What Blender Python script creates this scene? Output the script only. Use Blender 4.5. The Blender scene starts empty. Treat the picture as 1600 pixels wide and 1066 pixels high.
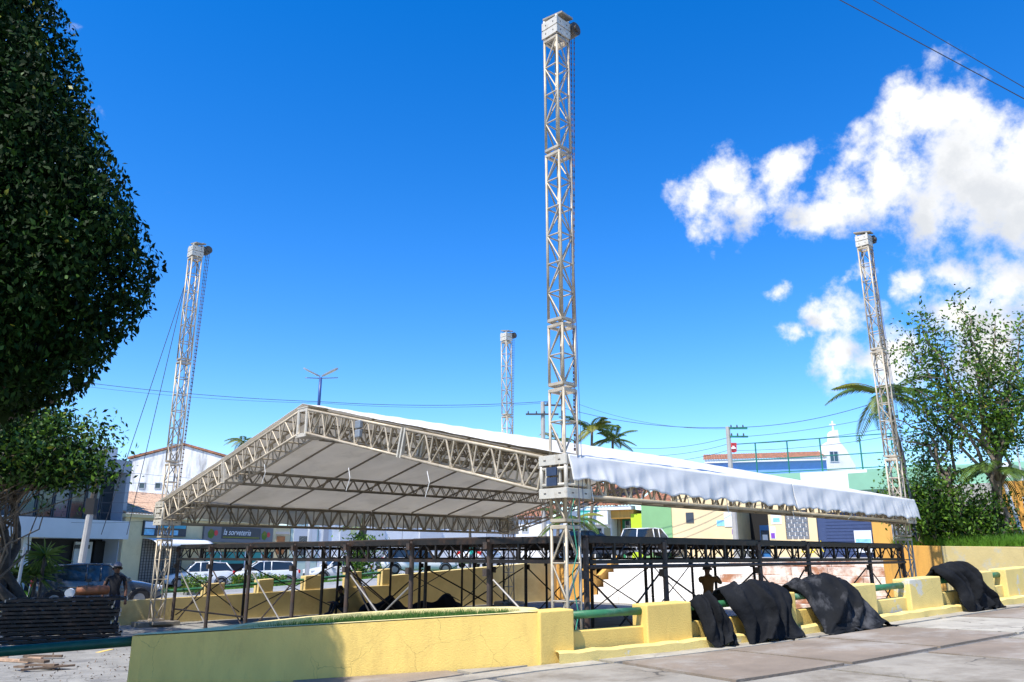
import bpy, math, random
import numpy as np
from mathutils import Vector, Matrix
random.seed(7); rng = np.random.default_rng(7)
sc = bpy.context.scene
col = sc.collection
R = math.radians
# ------------------------------------------------------------------ camera
PITCH = 0.2663; F = 1228.0; EYE = 1.85
cam = bpy.data.cameras.new('camera'); camo = bpy.data.objects.new('camera', cam); col.objects.link(camo)
camo.location = (0, 0, EYE); camo.rotation_euler = (math.pi/2 + PITCH, 0, 0)
cam.sensor_width = 36; cam.lens = 36*F/1600; cam.clip_start = .05; cam.clip_end = 5000
sc.camera = camo
CP, SP = math.cos(PITCH), math.sin(PITCH)
def ray(px, py):
    u = px-800; v = 533-py
    return Vector((u, F*CP - v*SP, v*CP + F*SP))
def at(px, py, Y):
    d = ray(px, py); return Vector((0, 0, EYE)) + d*(Y/d.y)
def onz(px, py, z):
    d = ray(px, py); return Vector((0, 0, EYE)) + d*((z-EYE)/d.z)
# ------------------------------------------------------------------ light
SUN = Vector((-.345, -.42, .84)).normalized()          # towards the sun
sl = bpy.data.lights.new('sun', 'SUN'); slo = bpy.data.objects.new('sun', sl); col.objects.link(slo)
sl.energy = 5.0; sl.angle = R(.53); sl.color = (1, .95, .86)
slo.rotation_euler = SUN.to_track_quat('Z', 'Y').to_euler(); slo.location = (-8, -8, 20)
world = bpy.data.worlds.new('World'); sc.world = world; world.use_nodes = True
vs = sc.view_settings
vs.view_transform = 'Standard'; vs.look = 'None'; vs.exposure = 0.45; vs.gamma = 1; vs.use_curve_mapping = False
def build_world():
    nt = world.node_tree; N = nt.nodes; L = nt.links
    for n in list(N): N.remove(n)
    out = N.new('ShaderNodeOutputWorld'); bg = N.new('ShaderNodeBackground')
    sky = N.new('ShaderNodeTexSky'); sky.sky_type = 'NISHITA'; sky.sun_disc = False
    sky.sun_elevation = math.asin(SUN.z); sky.sun_rotation = math.atan2(SUN.x, SUN.y)
    sky.air_density = 1.0; sky.dust_density = 0.0; sky.ozone_density = 4.0; sky.altitude = 0
    hs = N.new('ShaderNodeHueSaturation'); hs.inputs['Saturation'].default_value = 1.38; hs.inputs['Value'].default_value = 1.62
    hs.inputs['Hue'].default_value = .510
    L.new(sky.outputs[0], hs.inputs['Color'])
    geo = N.new('ShaderNodeTexCoord')
    def warp(scale, amt, src):
        n = N.new('ShaderNodeTexNoise'); n.inputs['Scale'].default_value = scale; n.inputs['Detail'].default_value = 7; n.inputs['Roughness'].default_value = .58
        L.new(geo.outputs['Generated'], n.inputs['Vector'])
        s = N.new('ShaderNodeVectorMath'); s.operation = 'SUBTRACT'; s.inputs[1].default_value = (.5, .5, .5); L.new(n.outputs['Color'], s.inputs[0])
        m = N.new('ShaderNodeVectorMath'); m.operation = 'SCALE'; m.inputs['Scale'].default_value = amt; L.new(s.outputs[0], m.inputs[0])
        a = N.new('ShaderNodeVectorMath'); a.operation = 'ADD'; L.new(src, a.inputs[0]); L.new(m.outputs[0], a.inputs[1])
        return a.outputs[0]
    w = warp(6, .12, geo.outputs['Generated']); w = warp(40, .012, w)
    blobs = [(1450,195,70),(1490,240,90),(1390,290,85),(1300,315,60),(1530,290,120),(1620,270,120),(1450,335,60),(1610,345,75),(1720,330,140),(1850,300,150),
             (1140,300,62),(1085,325,40),(1215,268,42),(1180,325,40),
             (1565,440,62),(1650,450,80),(1480,440,36),(1400,440,30),(1240,452,22),(1242,540,26),(1310,500,38),(1320,578,44),(1400,580,50),(1345,430,22),(1155,549,10),(1540,540,60),(1480,500,50)]
    dirs = [(ray(x, y).normalized(), r/F*.98) for x, y, r in blobs]
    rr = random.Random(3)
    for k in range(11):                                  # added clouds out of view: continue the field and whiten the ambient light
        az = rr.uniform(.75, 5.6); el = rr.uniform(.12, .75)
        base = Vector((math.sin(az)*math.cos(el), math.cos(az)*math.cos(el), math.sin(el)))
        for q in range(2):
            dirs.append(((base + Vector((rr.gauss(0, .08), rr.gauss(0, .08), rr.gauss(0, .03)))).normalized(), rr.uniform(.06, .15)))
    def field(vec):
        acc = None
        for d, r in dirs:
            dn = N.new('ShaderNodeVectorMath'); dn.operation = 'DISTANCE'; L.new(vec, dn.inputs[0]); dn.inputs[1].default_value = d
            m = N.new('ShaderNodeMath'); m.operation = 'MULTIPLY_ADD'; L.new(dn.outputs['Value'], m.inputs[0]); m.inputs[1].default_value = -1/r; m.inputs[2].default_value = 1
            if acc is None: acc = m.outputs[0]
            else:
                x = N.new('ShaderNodeMath'); x.operation = 'SMOOTH_MAX'; x.inputs[2].default_value = .25
                L.new(acc, x.inputs[0]); L.new(m.outputs[0], x.inputs[1]); acc = x.outputs[0]
        return acc
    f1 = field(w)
    en = N.new('ShaderNodeTexNoise'); en.inputs['Scale'].default_value = 22; en.inputs['Detail'].default_value = 9; en.inputs['Roughness'].default_value = .62; L.new(geo.outputs['Generated'], en.inputs['Vector'])
    ea = N.new('ShaderNodeMath'); ea.operation = 'MULTIPLY_ADD'; L.new(en.outputs[0], ea.inputs[0]); ea.inputs[1].default_value = 2.9; ea.inputs[2].default_value = -1.55
    es = N.new('ShaderNodeMath'); es.operation = 'ADD'; L.new(f1, es.inputs[0]); L.new(ea.outputs[0], es.inputs[1])
    mr = N.new('ShaderNodeMapRange'); mr.interpolation_type = 'SMOOTHSTEP'; L.new(es.outputs[0], mr.inputs[0])
    mr.inputs[1].default_value = -.25; mr.inputs[2].default_value = .75
    ofs = N.new('ShaderNodeVectorMath'); ofs.operation = 'ADD'; L.new(w, ofs.inputs[0]); ofs.inputs[1].default_value = (-.02, 0, .05)
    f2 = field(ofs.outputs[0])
    e2 = N.new('ShaderNodeMath'); e2.operation = 'MULTIPLY_ADD'; L.new(ea.outputs[0], e2.inputs[0]); e2.inputs[1].default_value = .45; L.new(f2, e2.inputs[2])
    cr = N.new('ShaderNodeMapRange'); cr.interpolation_type = 'SMOOTHSTEP'; L.new(e2.outputs[0], cr.inputs[0]); cr.inputs[1].default_value = .10; cr.inputs[2].default_value = .85
    cc = N.new('ShaderNodeMix'); cc.data_type = 'RGBA'; L.new(cr.outputs[0], cc.inputs[0])
    cc.inputs[6].default_value = (7.2, 7.2, 7.2, 1); cc.inputs[7].default_value = (5.0, 5.2, 5.5, 1)  # white tops, grey undersides: cloud self-shadow painted into the colour
    mx = N.new('ShaderNodeMix'); mx.data_type = 'RGBA'
    L.new(mr.outputs[0], mx.inputs[0]); L.new(hs.outputs[0], mx.inputs[6]); L.new(cc.outputs[2], mx.inputs[7])
    L.new(mx.outputs[2], bg.inputs['Color']); bg.inputs['Strength'].default_value = .115
    L.new(bg.outputs[0], out.inputs['Surface'])
build_world()
# ------------------------------------------------------------------ materials
MATS = {}
def pm(name, c, rough=.7, var=.12, scale=3.0, bump=0, bscale=40, metal=0, spec=.4, stain=None, stain_amt=.0, stain_scale=1.2, stretch=None, trans=0, alpha=1, coat=0, edge=(.52,.62), crack=None):
    m = bpy.data.materials.new(name); m.use_nodes = True; MATS[name] = m
    nt = m.node_tree; N = nt.nodes; L = nt.links; b = N['Principled BSDF']
    tc = N.new('ShaderNodeTexCoord'); vec = tc.outputs['Object']
    if stretch:
        mp = N.new('ShaderNodeMapping'); mp.inputs['Scale'].default_value = stretch; L.new(vec, mp.inputs['Vector']); vec2 = mp.outputs[0]
    else: vec2 = vec
    n = N.new('ShaderNodeTexNoise'); n.inputs['Scale'].default_value = scale; n.inputs['Detail'].default_value = 6; n.inputs['Roughness'].default_value = .65
    L.new(vec2, n.inputs['Vector'])
    mr = N.new('ShaderNodeMapRange'); mr.inputs[1].default_value = .3; mr.inputs[2].default_value = .7; L.new(n.outputs[0], mr.inputs[0])
    mx = N.new('ShaderNodeMix'); mx.data_type = 'RGBA'; L.new(mr.outputs[0], mx.inputs[0])
    mx.inputs[6].default_value = tuple(max(0, x*(1-var)) for x in c)+(1,); mx.inputs[7].default_value = tuple(min(1, x*(1+var)) for x in c)+(1,)
    colr = mx.outputs[2]
    if stain is not None:
        n2 = N.new('ShaderNodeTexNoise'); n2.inputs['Scale'].default_value = stain_scale; n2.inputs['Detail'].default_value = 8; n2.inputs['Roughness'].default_value = .7
        L.new(vec2, n2.inputs['Vector'])
        m2 = N.new('ShaderNodeMapRange'); m2.inputs[1].default_value = edge[0]; m2.inputs[2].default_value = edge[1]; m2.inputs[4].default_value = stain_amt; L.new(n2.outputs[0], m2.inputs[0])
        x2 = N.new('ShaderNodeMix'); x2.data_type = 'RGBA'; L.new(m2.outputs[0], x2.inputs[0]); L.new(colr, x2.inputs[6]); x2.inputs[7].default_value = tuple(stain)+(1,)
        colr = x2.outputs[2]
    if crack:
        wn = N.new('ShaderNodeTexNoise'); wn.inputs['Scale'].default_value = 2.5; wn.inputs['Detail'].default_value = 5; L.new(vec, wn.inputs['Vector'])
        wv = N.new('ShaderNodeMix'); wv.data_type = 'RGBA'; wv.blend_type = 'ADD'; wv.inputs[0].default_value = .35; L.new(vec, wv.inputs[6]); L.new(wn.outputs['Color'], wv.inputs[7])
        vo = N.new('ShaderNodeTexVoronoi'); vo.feature = 'DISTANCE_TO_EDGE'; vo.inputs['Scale'].default_value = crack[0]; L.new(wv.outputs[2], vo.inputs['Vector'])
        c1 = N.new('ShaderNodeMapRange'); c1.inputs[1].default_value = crack[1]*.4; c1.inputs[2].default_value = crack[1]; c1.inputs[3].default_value = 1; c1.inputs[4].default_value = 0; L.new(vo.outputs['Distance'], c1.inputs[0])
        cn = N.new('ShaderNodeTexNoise'); cn.inputs['Scale'].default_value = .9; L.new(vec, cn.inputs['Vector'])
        c2 = N.new('ShaderNodeMapRange'); c2.inputs[1].default_value = .48; c2.inputs[2].default_value = .6; c2.inputs[4].default_value = crack[2]; L.new(cn.outputs[0], c2.inputs[0])
        cm = N.new('ShaderNodeMath'); cm.operation = 'MULTIPLY'; L.new(c1.outputs[0], cm.inputs[0]); L.new(c2.outputs[0], cm.inputs[1])
        cx = N.new('ShaderNodeMix'); cx.data_type = 'RGBA'; L.new(cm.outputs[0], cx.inputs[0]); L.new(colr, cx.inputs[6]); cx.inputs[7].default_value = tuple(x*.25 for x in c)+(1,); colr = cx.outputs[2]
    L.new(colr, b.inputs['Base Color'])
    b.inputs['Roughness'].default_value = rough; b.inputs['Metallic'].default_value = metal; b.inputs['Specular IOR Level'].default_value = spec
    if coat: b.inputs['Coat Weight'].default_value = coat; b.inputs['Coat Roughness'].default_value = .05
    if bump:
        bn = N.new('ShaderNodeTexNoise'); bn.inputs['Scale'].default_value = bscale; bn.inputs['Detail'].default_value = 5; L.new(vec, bn.inputs['Vector'])
        bp = N.new('ShaderNodeBump'); bp.inputs['Strength'].default_value = bump; bp.inputs['Distance'].default_value = .02; L.new(bn.outputs[0], bp.inputs['Height']); L.new(bp.outputs[0], b.inputs['Normal'])
    if trans:
        t = N.new('ShaderNodeBsdfTranslucent'); L.new(colr, t.inputs['Color'])
        ms = N.new('ShaderNodeMixShader'); ms.inputs[0].default_value = trans
        L.new(b.outputs[0], ms.inputs[1]); L.new(t.outputs[0], ms.inputs[2]); L.new(ms.outputs[0], N['Material Output'].inputs['Surface'])
    return m
pm('yellow', (.80,.56,.155), .8, .10, 1.8, .30, 60, stain=(.50,.33,.10), stain_amt=.5, stain_scale=2.2, stretch=(1.4,1.4,.55), edge=(.52,.72), crack=(1.6,.005,.5))
pm('yellow_peel', (.78,.60,.21), .8, .10, 2.2, .4, 70, stain=(.62,.60,.52), stain_amt=.9, stain_scale=1.9, edge=(.59,.62), crack=(1.9,.006,.5))
pm('yellow_top', (.80,.66,.30), .8, .12, 3, .4, 30, stain=(.35,.33,.25), stain_amt=.7, stain_scale=6, edge=(.58,.66))
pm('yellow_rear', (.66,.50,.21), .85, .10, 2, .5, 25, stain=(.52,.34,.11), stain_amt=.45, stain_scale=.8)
pm('orange_wall', (.68,.36,.08), .85, .1, 1.5, .3, 25, stain=(.38,.22,.08), stain_amt=.6, stain_scale=1.2, stretch=(3,3,.4))
pm('ochre_wall', (.55,.44,.20), .85, .12, 1.5, .3, 25, stain=(.42,.42,.36), stain_amt=.8, stain_scale=1.4)
pm('moss', (.10,.16,.09), .9, .3, 5, .4, 30)
pm('green_pipe', (.035,.16,.07), .45, .25, 6, .1, 60, stain=(.20,.28,.20), stain_amt=.5, stain_scale=4)
pm('green_pipe_dark', (.012,.075,.04), .4, .3, 5, .1, 60)
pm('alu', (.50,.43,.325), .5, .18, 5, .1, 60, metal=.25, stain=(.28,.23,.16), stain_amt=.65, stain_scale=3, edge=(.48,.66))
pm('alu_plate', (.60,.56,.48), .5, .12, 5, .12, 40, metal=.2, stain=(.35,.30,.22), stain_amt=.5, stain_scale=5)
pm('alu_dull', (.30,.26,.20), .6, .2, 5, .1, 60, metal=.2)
pm('bolt', (.08,.07,.06), .6)
pm('blue_panel', (.03,.045,.09), .35, .2, 8)
pm('hoist', (.10,.085,.07), .5, .3, 12, metal=.5)
pm('chain', (.16,.085,.05), .6, .35, 30, metal=.5)
pm('rope', (.05,.06,.12), .8)
pm('rope_green', (.05,.30,.20), .8)
pm('rope_white', (.75,.75,.72), .8)
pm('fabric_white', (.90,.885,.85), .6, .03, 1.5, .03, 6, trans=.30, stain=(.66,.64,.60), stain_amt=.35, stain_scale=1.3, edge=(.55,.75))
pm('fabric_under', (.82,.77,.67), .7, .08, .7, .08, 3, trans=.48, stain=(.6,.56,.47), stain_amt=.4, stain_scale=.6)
pm('black_steel', (.020,.017,.016), .5, .4, 6, .15, 60, metal=.3, stain=(.07,.035,.02), stain_amt=.6, stain_scale=3)
pm('post_steel', (.075,.058,.05), .55, .3, 8, .15, 60, metal=.3, stain=(.12,.06,.035), stain_amt=.6, stain_scale=4)
pm('rust_rim', (.13,.066,.045), .7, .25, 5, .15, 50, stain=(.05,.035,.03), stain_amt=.6, stain_scale=2)
pm('galv', (.34,.32,.30), .45, .15, 10, metal=.5)
pm('deck_ply', (.055,.04,.032), .8, .3, 3)
pm('tarp', (.009,.010,.012), .8, .35, 4, .25, 40, spec=.12, stain=(.045,.046,.05), stain_amt=.4, stain_scale=2.5, edge=(.54,.70))
pm('tarp_scuffed', (.011,.012,.014), .8, .35, 4, .25, 40, spec=.12, stain=(.10,.10,.105), stain_amt=.7, stain_scale=3.2, stretch=(1,1,.5), edge=(.52,.68))
pm('tarp_strap', (.12,.125,.14), .8, .3, 20)
pm('slab', (.33,.295,.235), .85, .16, 1.3, .35, 25, stain=(.17,.14,.10), stain_amt=.8, stain_scale=.9, edge=(.45,.62), crack=(.8,.012,.9))
pm('slab_pale', (.42,.385,.31), .85, .16, 1.6, .35, 25, stain=(.22,.19,.15), stain_amt=.75, stain_scale=1.1, edge=(.46,.64), crack=(.8,.012,.9))
pm('slab_brown', (.24,.19,.14), .85, .2, 1.3, .35, 25, stain=(.40,.37,.32), stain_amt=.7, stain_scale=.9, edge=(.48,.66))
pm('joint', (.14,.137,.13), .9, .4, 30, .6, 60, stain=(.28,.27,.26), stain_amt=.6, stain_scale=14)
pm('plaza', (.27,.26,.235), .9, .25, 2, .4, 20, stain=(.15,.145,.14), stain_amt=.7, stain_scale=1.3, crack=(3.0,.03,.7))
pm('earth', (.15,.10,.07), .95, .3, 3, .5, 20)
pm('asphalt', (.30,.30,.30), .9, .1, 2, .2, 60)
pm('kerb', (.60,.59,.55), .85, .12, 4, .2, 40)
pm('grass', (.075,.17,.025), .7, .35, 4, trans=.3)
pm('grass_bright', (.11,.26,.02), .7, .3, 4, trans=.3)
pm('grass_base', (.06,.12,.025), .95, .3, 3, .4, 30)
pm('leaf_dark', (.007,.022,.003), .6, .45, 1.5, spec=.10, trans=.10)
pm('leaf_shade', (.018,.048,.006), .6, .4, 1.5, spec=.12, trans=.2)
pm('leaf_mid', (.055,.13,.018), .45, .4, 1.5, spec=.4, trans=.3)
pm('leaf_light', (.13,.25,.02), .5, .35, 1.5, spec=.4, trans=.35)
pm('leaf_yellow', (.24,.25,.03), .5, .3, 2, trans=.3)
pm('palm_leaf', (.10,.17,.03), .45, .4, 1.2, trans=.25)
pm('flower', (.5,.07,.02), .6)
pm('bark', (.075,.062,.05), .9, .35, 8, .6, 30)
pm('bark_pale', (.19,.15,.11), .9, .3, 8, .5, 30)
pm('white_wall', (.78,.78,.77), .8, .04, 1.2, .15, 25, stain=(.5,.5,.48), stain_amt=.35, stain_scale=.5)
pm('weathered', (.76,.76,.76), .85, .06, 1, .15, 20, stain=(.16,.15,.14), stain_amt=.85, stain_scale=.8, stretch=(1.6,1.6,.30), edge=(.50,.70))
pm('grey_wall', (.34,.36,.40), .7, .06, 1, .08, 20)
pm('grey_light', (.55,.57,.60), .7, .06, 1, .08, 20)
pm('cream', (.66,.56,.34), .85, .08, 1, .15, 20, stain=(.45,.38,.24), stain_amt=.4, stain_scale=.7)
pm('peach', (.80,.62,.36), .85, .06, 1.2, .15, 20)
pm('green_wall', (.22,.42,.20), .85, .06, 1, .1, 20)
pm('green_band', (.25,.50,.36), .85, .08, 1, .1, 20)
pm('lime', (.50,.68,.03), .7, .05)
pm('pale_green_wall', (.50,.62,.55), .8, .06, 1, .1, 20)
pm('blue_wall', (.18,.36,.75), .8, .06)
pm('tile', (.40,.17,.09), .85, .45, 9, .6, 14, stain=(.13,.075,.05), stain_amt=.9, stain_scale=4.0, edge=(.45,.6))
pm('tile_pale', (.50,.33,.22), .85, .4, 7, .5, 14, stain=(.16,.11,.08), stain_amt=.8, stain_scale=2.0)
pm('glass', (.02,.028,.035), .06, .1, 1, spec=.8)
pm('glass_blue', (.03,.06,.10), .08, .2, 1, spec=.8)
pm('dark', (.012,.012,.013), .7)
pm('shutter', (.20,.19,.17), .6, .15, 3)
pm('shutter_blue', (.045,.07,.16), .5, .1, 3)
pm('wood', (.30,.13,.045), .6, .3, 4)
pm('old_wood', (.16,.11,.075), .9, .35, 8, .5, 30)
pm('sign_grey', (.16,.165,.175), .5, .05)
pm('sign_dark', (.05,.055,.06), .5, .05)
pm('sign_cyan', (.06,.36,.48), .5, .2, 2)
pm('teal', (.02,.30,.26), .5, .1)
pm('teal_light', (.20,.62,.58), .5, .06)
pm('door_green', (.03,.26,.12), .5, .1)
pm('white_paint', (.80,.80,.80), .5, .03)
pm('paper', (.78,.82,.86), .6, .03)
pm('paper_blue', (.25,.55,.72), .6, .3, 4)
pm('purple', (.20,.06,.42), .6)
pm('fridge_blue', (.03,.16,.42), .4, .15, 2)
pm('red', (.62,.05,.05), .6)
pm('plaque', (.05,.065,.085), .5, .2, 30)
pm('block_grey', (.18,.19,.21), .8, .1)
pm('steps', (.80,.78,.75), .85, .05, 1.5, .2, 20, stain=(.42,.17,.08), stain_amt=.0)
pm('steps_rust', (.74,.68,.62), .85, .08, 1.5, .2, 20, stain=(.36,.15,.07), stain_amt=.95, stain_scale=1.2, edge=(.42,.58))
pm('concrete', (.42,.41,.39), .85, .12, 3, .2, 40)
pm('pole_concrete', (.40,.38,.35), .85, .12, 3, .2, 40)
pm('pole_white', (.74,.75,.76), .5, .05)
pm('fence_green', (.02,.20,.15), .5, .1)
pm('wire', (.03,.035,.05), .6)
pm('lamp_grey', (.30,.33,.36), .4, .1, metal=.4)
pm('lamp_blue', (.03,.07,.22), .4)
pm('led', (.65,.62,.45), .3)
pm('car_grey', (.055,.068,.085), .25, .05, 2, metal=.4, coat=1)
pm('car_white', (.80,.81,.82), .3, .02, 2, coat=1)
pm('car_silver', (.42,.46,.50), .3, .03, 2, metal=.6, coat=1)
pm('car_blue', (.04,.06,.10), .25, .03, 2, metal=.4, coat=1)
pm('tyre', (.015,.015,.016), .8)
pm('rim', (.26,.265,.28), .35, metal=.7)
pm('tail', (.50,.015,.012), .25)
pm('headlamp', (.75,.78,.80), .15, spec=.7)
pm('plate', (.70,.70,.70), .5)
pm('black_plastic', (.015,.015,.016), .5)
pm('skin', (.16,.075,.045), .55, .1, 10)
pm('skin_light', (.38,.21,.14), .55, .1, 10)
pm('hair', (.012,.010,.009), .6)
pm('shirt_black', (.012,.012,.015), .85, .3, 10)
pm('shirt_brown', (.20,.095,.03), .85, .2, 8)
pm('shirt_teal', (.02,.36,.30), .8, .15, 8)
pm('jeans', (.03,.04,.07), .85, .25, 10)
pm('cap', (.25,.22,.23), .8)
pm('orange', (.26,.095,.04), .6, .15, 5)
pm('yellow_frame', (.85,.65,.03), .4)
# ------------------------------------------------------------------ mesh helpers
ORG = {}
class MB:
    def __init__(s): s.v = []; s.f = []; s.m = []; s.mi = 0
    def add(s, vs, fs):
        o = len(s.v); s.v += [tuple(x) for x in vs]; s.f += [tuple(i+o for i in f) for f in fs]; s.m += [s.mi]*len(fs); return s
    def obox(s, c, ax, ay, az):
        c = Vector(c); ax, ay, az = Vector(ax), Vector(ay), Vector(az)
        p = [c+sx*ax+sy*ay+sz*az for sz in (-1,1) for sy in (-1,1) for sx in (-1,1)]
        f = [(0,2,3,1),(4,5,7,6),(0,1,5,4),(2,6,7,3),(0,4,6,2),(1,3,7,5)]
        if ax.cross(ay).dot(az) < 0: f = [q[::-1] for q in f]
        return s.add(p, f)
    def box(s, x0, x1, y0, y1, z0, z1):
        return s.obox(((x0+x1)/2,(y0+y1)/2,(z0+z1)/2), (abs(x1-x0)/2,0,0), (0,abs(y1-y0)/2,0), (0,0,abs(z1-z0)/2))
    def tube(s, p0, p1, r, n=6, r2=None, caps=True):
        p0, p1 = Vector(p0), Vector(p1); d = p1-p0
        if d.length < 1e-6: return s
        d.normalize(); a = d.orthogonal().normalized(); b = d.cross(a); r2 = r if r2 is None else r2
        vs = []
        for p, q in ((p0, r), (p1, r2)):
            for i in range(n):
                t = 2*math.pi*i/n; vs.append(p + q*(math.cos(t)*a + math.sin(t)*b))
        fs = [(i, (i+1) % n, n+(i+1) % n, n+i) for i in range(n)]
        if caps: fs += [tuple(range(n))[::-1], tuple(range(n, 2*n))]
        return s.add(vs, fs)
    def path(s, pts, r, n=6):
        pts = [Vector(p) for p in pts]; rs = r if isinstance(r, (list, tuple)) else [r]*len(pts)
        vs = []; a = None
        for i, p in enumerate(pts):
            d = (pts[min(i+1, len(pts)-1)]-pts[max(i-1, 0)]).normalized()
            a = d.orthogonal().normalized() if a is None else (a - d*a.dot(d)).normalized()
            b = d.cross(a)
            for k in range(n):
                t = 2*math.pi*k/n; vs.append(p + rs[i]*(math.cos(t)*a + math.sin(t)*b))
        fs = [(i*n+k, i*n+(k+1) % n, (i+1)*n+(k+1) % n, (i+1)*n+k) for i in range(len(pts)-1) for k in range(n)]
        fs += [tuple(range(n))[::-1], tuple(range((len(pts)-1)*n, len(pts)*n))]
        return s.add(vs, fs)
    def poly(s, pts): return s.add(pts, [tuple(range(len(pts)))])
    def prism(s, pts, off):
        n = len(pts); off = Vector(off); p = [Vector(q) for q in pts]
        return s.add(p+[q+off for q in p], [tuple(range(n))[::-1], tuple(range(n, 2*n))] + [(i, (i+1) % n, n+(i+1) % n, n+i) for i in range(n)])
    def grid(s, fn, nu, nv, closed_u=False):
        vs = [fn(i/nu, j/nv) for j in range(nv+1) for i in range(nu+1)]
        return s.add(vs, [(j*(nu+1)+i, j*(nu+1)+i+1, (j+1)*(nu+1)+i+1, (j+1)*(nu+1)+i) for j in range(nv) for i in range(nu)])
    def build(s, name, mat, parent=None, smooth=False, local=False):
        me = bpy.data.meshes.new(name); o = bpy.data.objects.new(name, me); col.objects.link(o)
        V = np.array(s.v, dtype=float).reshape(-1, 3)
        if parent is not None:
            off = np.zeros(3) if local else ORG.get(parent.name, np.zeros(3)); o.parent = parent; ORG[o.name] = off
        elif local: off = np.zeros(3); ORG[o.name] = off
        else:
            off = np.array([(V[:,0].min()+V[:,0].max())/2, (V[:,1].min()+V[:,1].max())/2, V[:,2].min()]); o.location = off; ORG[o.name] = off
        me.from_pydata((V-off).tolist(), [], s.f)
        for mm in (mat if isinstance(mat, (list, tuple)) else [mat]): me.materials.append(MATS[mm])
        if any(s.m): me.polygons.foreach_set('material_index', s.m)
        if smooth: me.polygons.foreach_set('use_smooth', [True]*len(me.polygons))
        me.update(); return o
def tag(o, label=None, cat=None, group=None, kind=None):
    if label: o['label'] = label
    if cat: o['category'] = cat
    if group: o['group'] = group
    if kind: o['kind'] = kind
    return o
def thing(name, loc, label, cat, group=None, rz=0):
    o = bpy.data.objects.new(name, None); col.objects.link(o); o.empty_display_size = .2
    o.location = loc; o.rotation_euler = (0, 0, rz); ORG[o.name] = np.array(loc, dtype=float); return tag(o, label, cat, group)
def struct(o): o['kind'] = 'structure'; return o
def put(mesh_obj, name, parent, loc=(0,0,0), rot=None, scale=None):      # another copy of a part, sharing its mesh
    c = bpy.data.objects.new(name, mesh_obj.data); col.objects.link(c); c.parent = parent; c.location = loc
    if rot is not None: c.rotation_euler = rot
    if scale is not None: c.scale = scale
    ORG[c.name] = ORG.get(parent.name, np.zeros(3)); return c
def bevel(o, w=.01, seg=2):
    m = o.modifiers.new('bevel', 'BEVEL'); m.width = w; m.segments = seg; m.limit_method = 'ANGLE'; return o
def fast_mesh(name, V, Fq, mat, parent=None, midx=None):
    me = bpy.data.meshes.new(name); V = np.asarray(V, dtype=np.float32); Fq = np.asarray(Fq, dtype=np.int32)
    off = ORG.get(parent.name, np.zeros(3)) if parent is not None else np.zeros(3)
    V = V - off.astype(np.float32)
    k = Fq.shape[1]
    me.vertices.add(len(V)); me.vertices.foreach_set('co', V.ravel())
    me.loops.add(Fq.size); me.loops.foreach_set('vertex_index', Fq.ravel())
    me.polygons.add(len(Fq)); me.polygons.foreach_set('loop_start', np.arange(0, Fq.size, k, dtype=np.int32))
    for mm in (mat if isinstance(mat, (list, tuple)) else [mat]): me.materials.append(MATS[mm])
    if midx is not None: me.polygons.foreach_set('material_index', np.asarray(midx, dtype=np.int32))
    me.update(calc_edges=True); o = bpy.data.objects.new(name, me); col.objects.link(o)
    if parent is not None: o.parent = parent; ORG[o.name] = off
    return o
def unit(a): return a/np.maximum(np.linalg.norm(a, axis=1, keepdims=True), 1e-9)
def leaves(name, P, size, mats, parent, droop=.6, outward=None, weights=None, ratio=.5):
    """rhombic folded leaves at points P"""
    n = len(P); P = np.asarray(P)
    d = rng.normal(size=(n, 3)); d[:, 2] -= droop*1.6; d = unit(d)
    nrm = rng.normal(size=(n, 3)); nrm[:, 2] += .8
    if outward is not None: nrm += outward*1.5
    sd = unit(np.cross(d, nrm)); up = np.cross(sd, d)
    sz = size*(.7+.6*rng.random((n, 1)))
    a = P; b = P + d*sz*.5 + sd*sz*ratio*.5 + up*sz*.06; c = P + d*sz; e = P + d*sz*.5 - sd*sz*ratio*.5 + up*sz*.06
    V = np.stack([a, b, c, e], 1).reshape(-1, 3); Fq = np.arange(4*n).reshape(-1, 4)
    mi = rng.choice(len(mats), size=n, p=weights) if len(mats) > 1 else None
    return fast_mesh(name, V, Fq, mats, parent, mi)
def blades(name, P, h, w, mat, parent=None):
    n = len(P); P = np.asarray(P); a = rng.random(n)*6.283
    sd = np.stack([np.cos(a), np.sin(a), 0*a], 1)*w*.5; hh = (h*(.5+.8*rng.random(n)))[:, None]
    tip = np.stack([rng.normal(size=n)*.35, rng.normal(size=n)*.35, np.ones(n)], 1)*hh
    V = np.stack([P-sd, P+sd, P+tip], 1).reshape(-1, 3)
    return fast_mesh(name, V, np.arange(3*n).reshape(-1, 3), mat, parent)
# plan of the place
C2 = Vector((.797, 12.0)); DR = Vector((.712, .702)); DL = Vector((-.702, .712))
LA, LB = 13.43, 14.93
def P3(v2, z): return Vector((v2[0], v2[1], z))
TW = {'C': C2, 'R': C2+LA*DR, 'L': C2+LB*DL, 'B': C2+LA*DR+LB*DL}
def zstreet(x, y=0):
    t = min(max((x+16)/26.0, 0), 1); return 1.75*(t*t*(3-2*t)*.4+t*.6)
def zfront(x):
    if x < .4: return .59+.055*(x-.4)
    return .59+.052*math.log(1+math.exp((x-2.2)*1.1))/1.1+.004*(x-.4)
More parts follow.
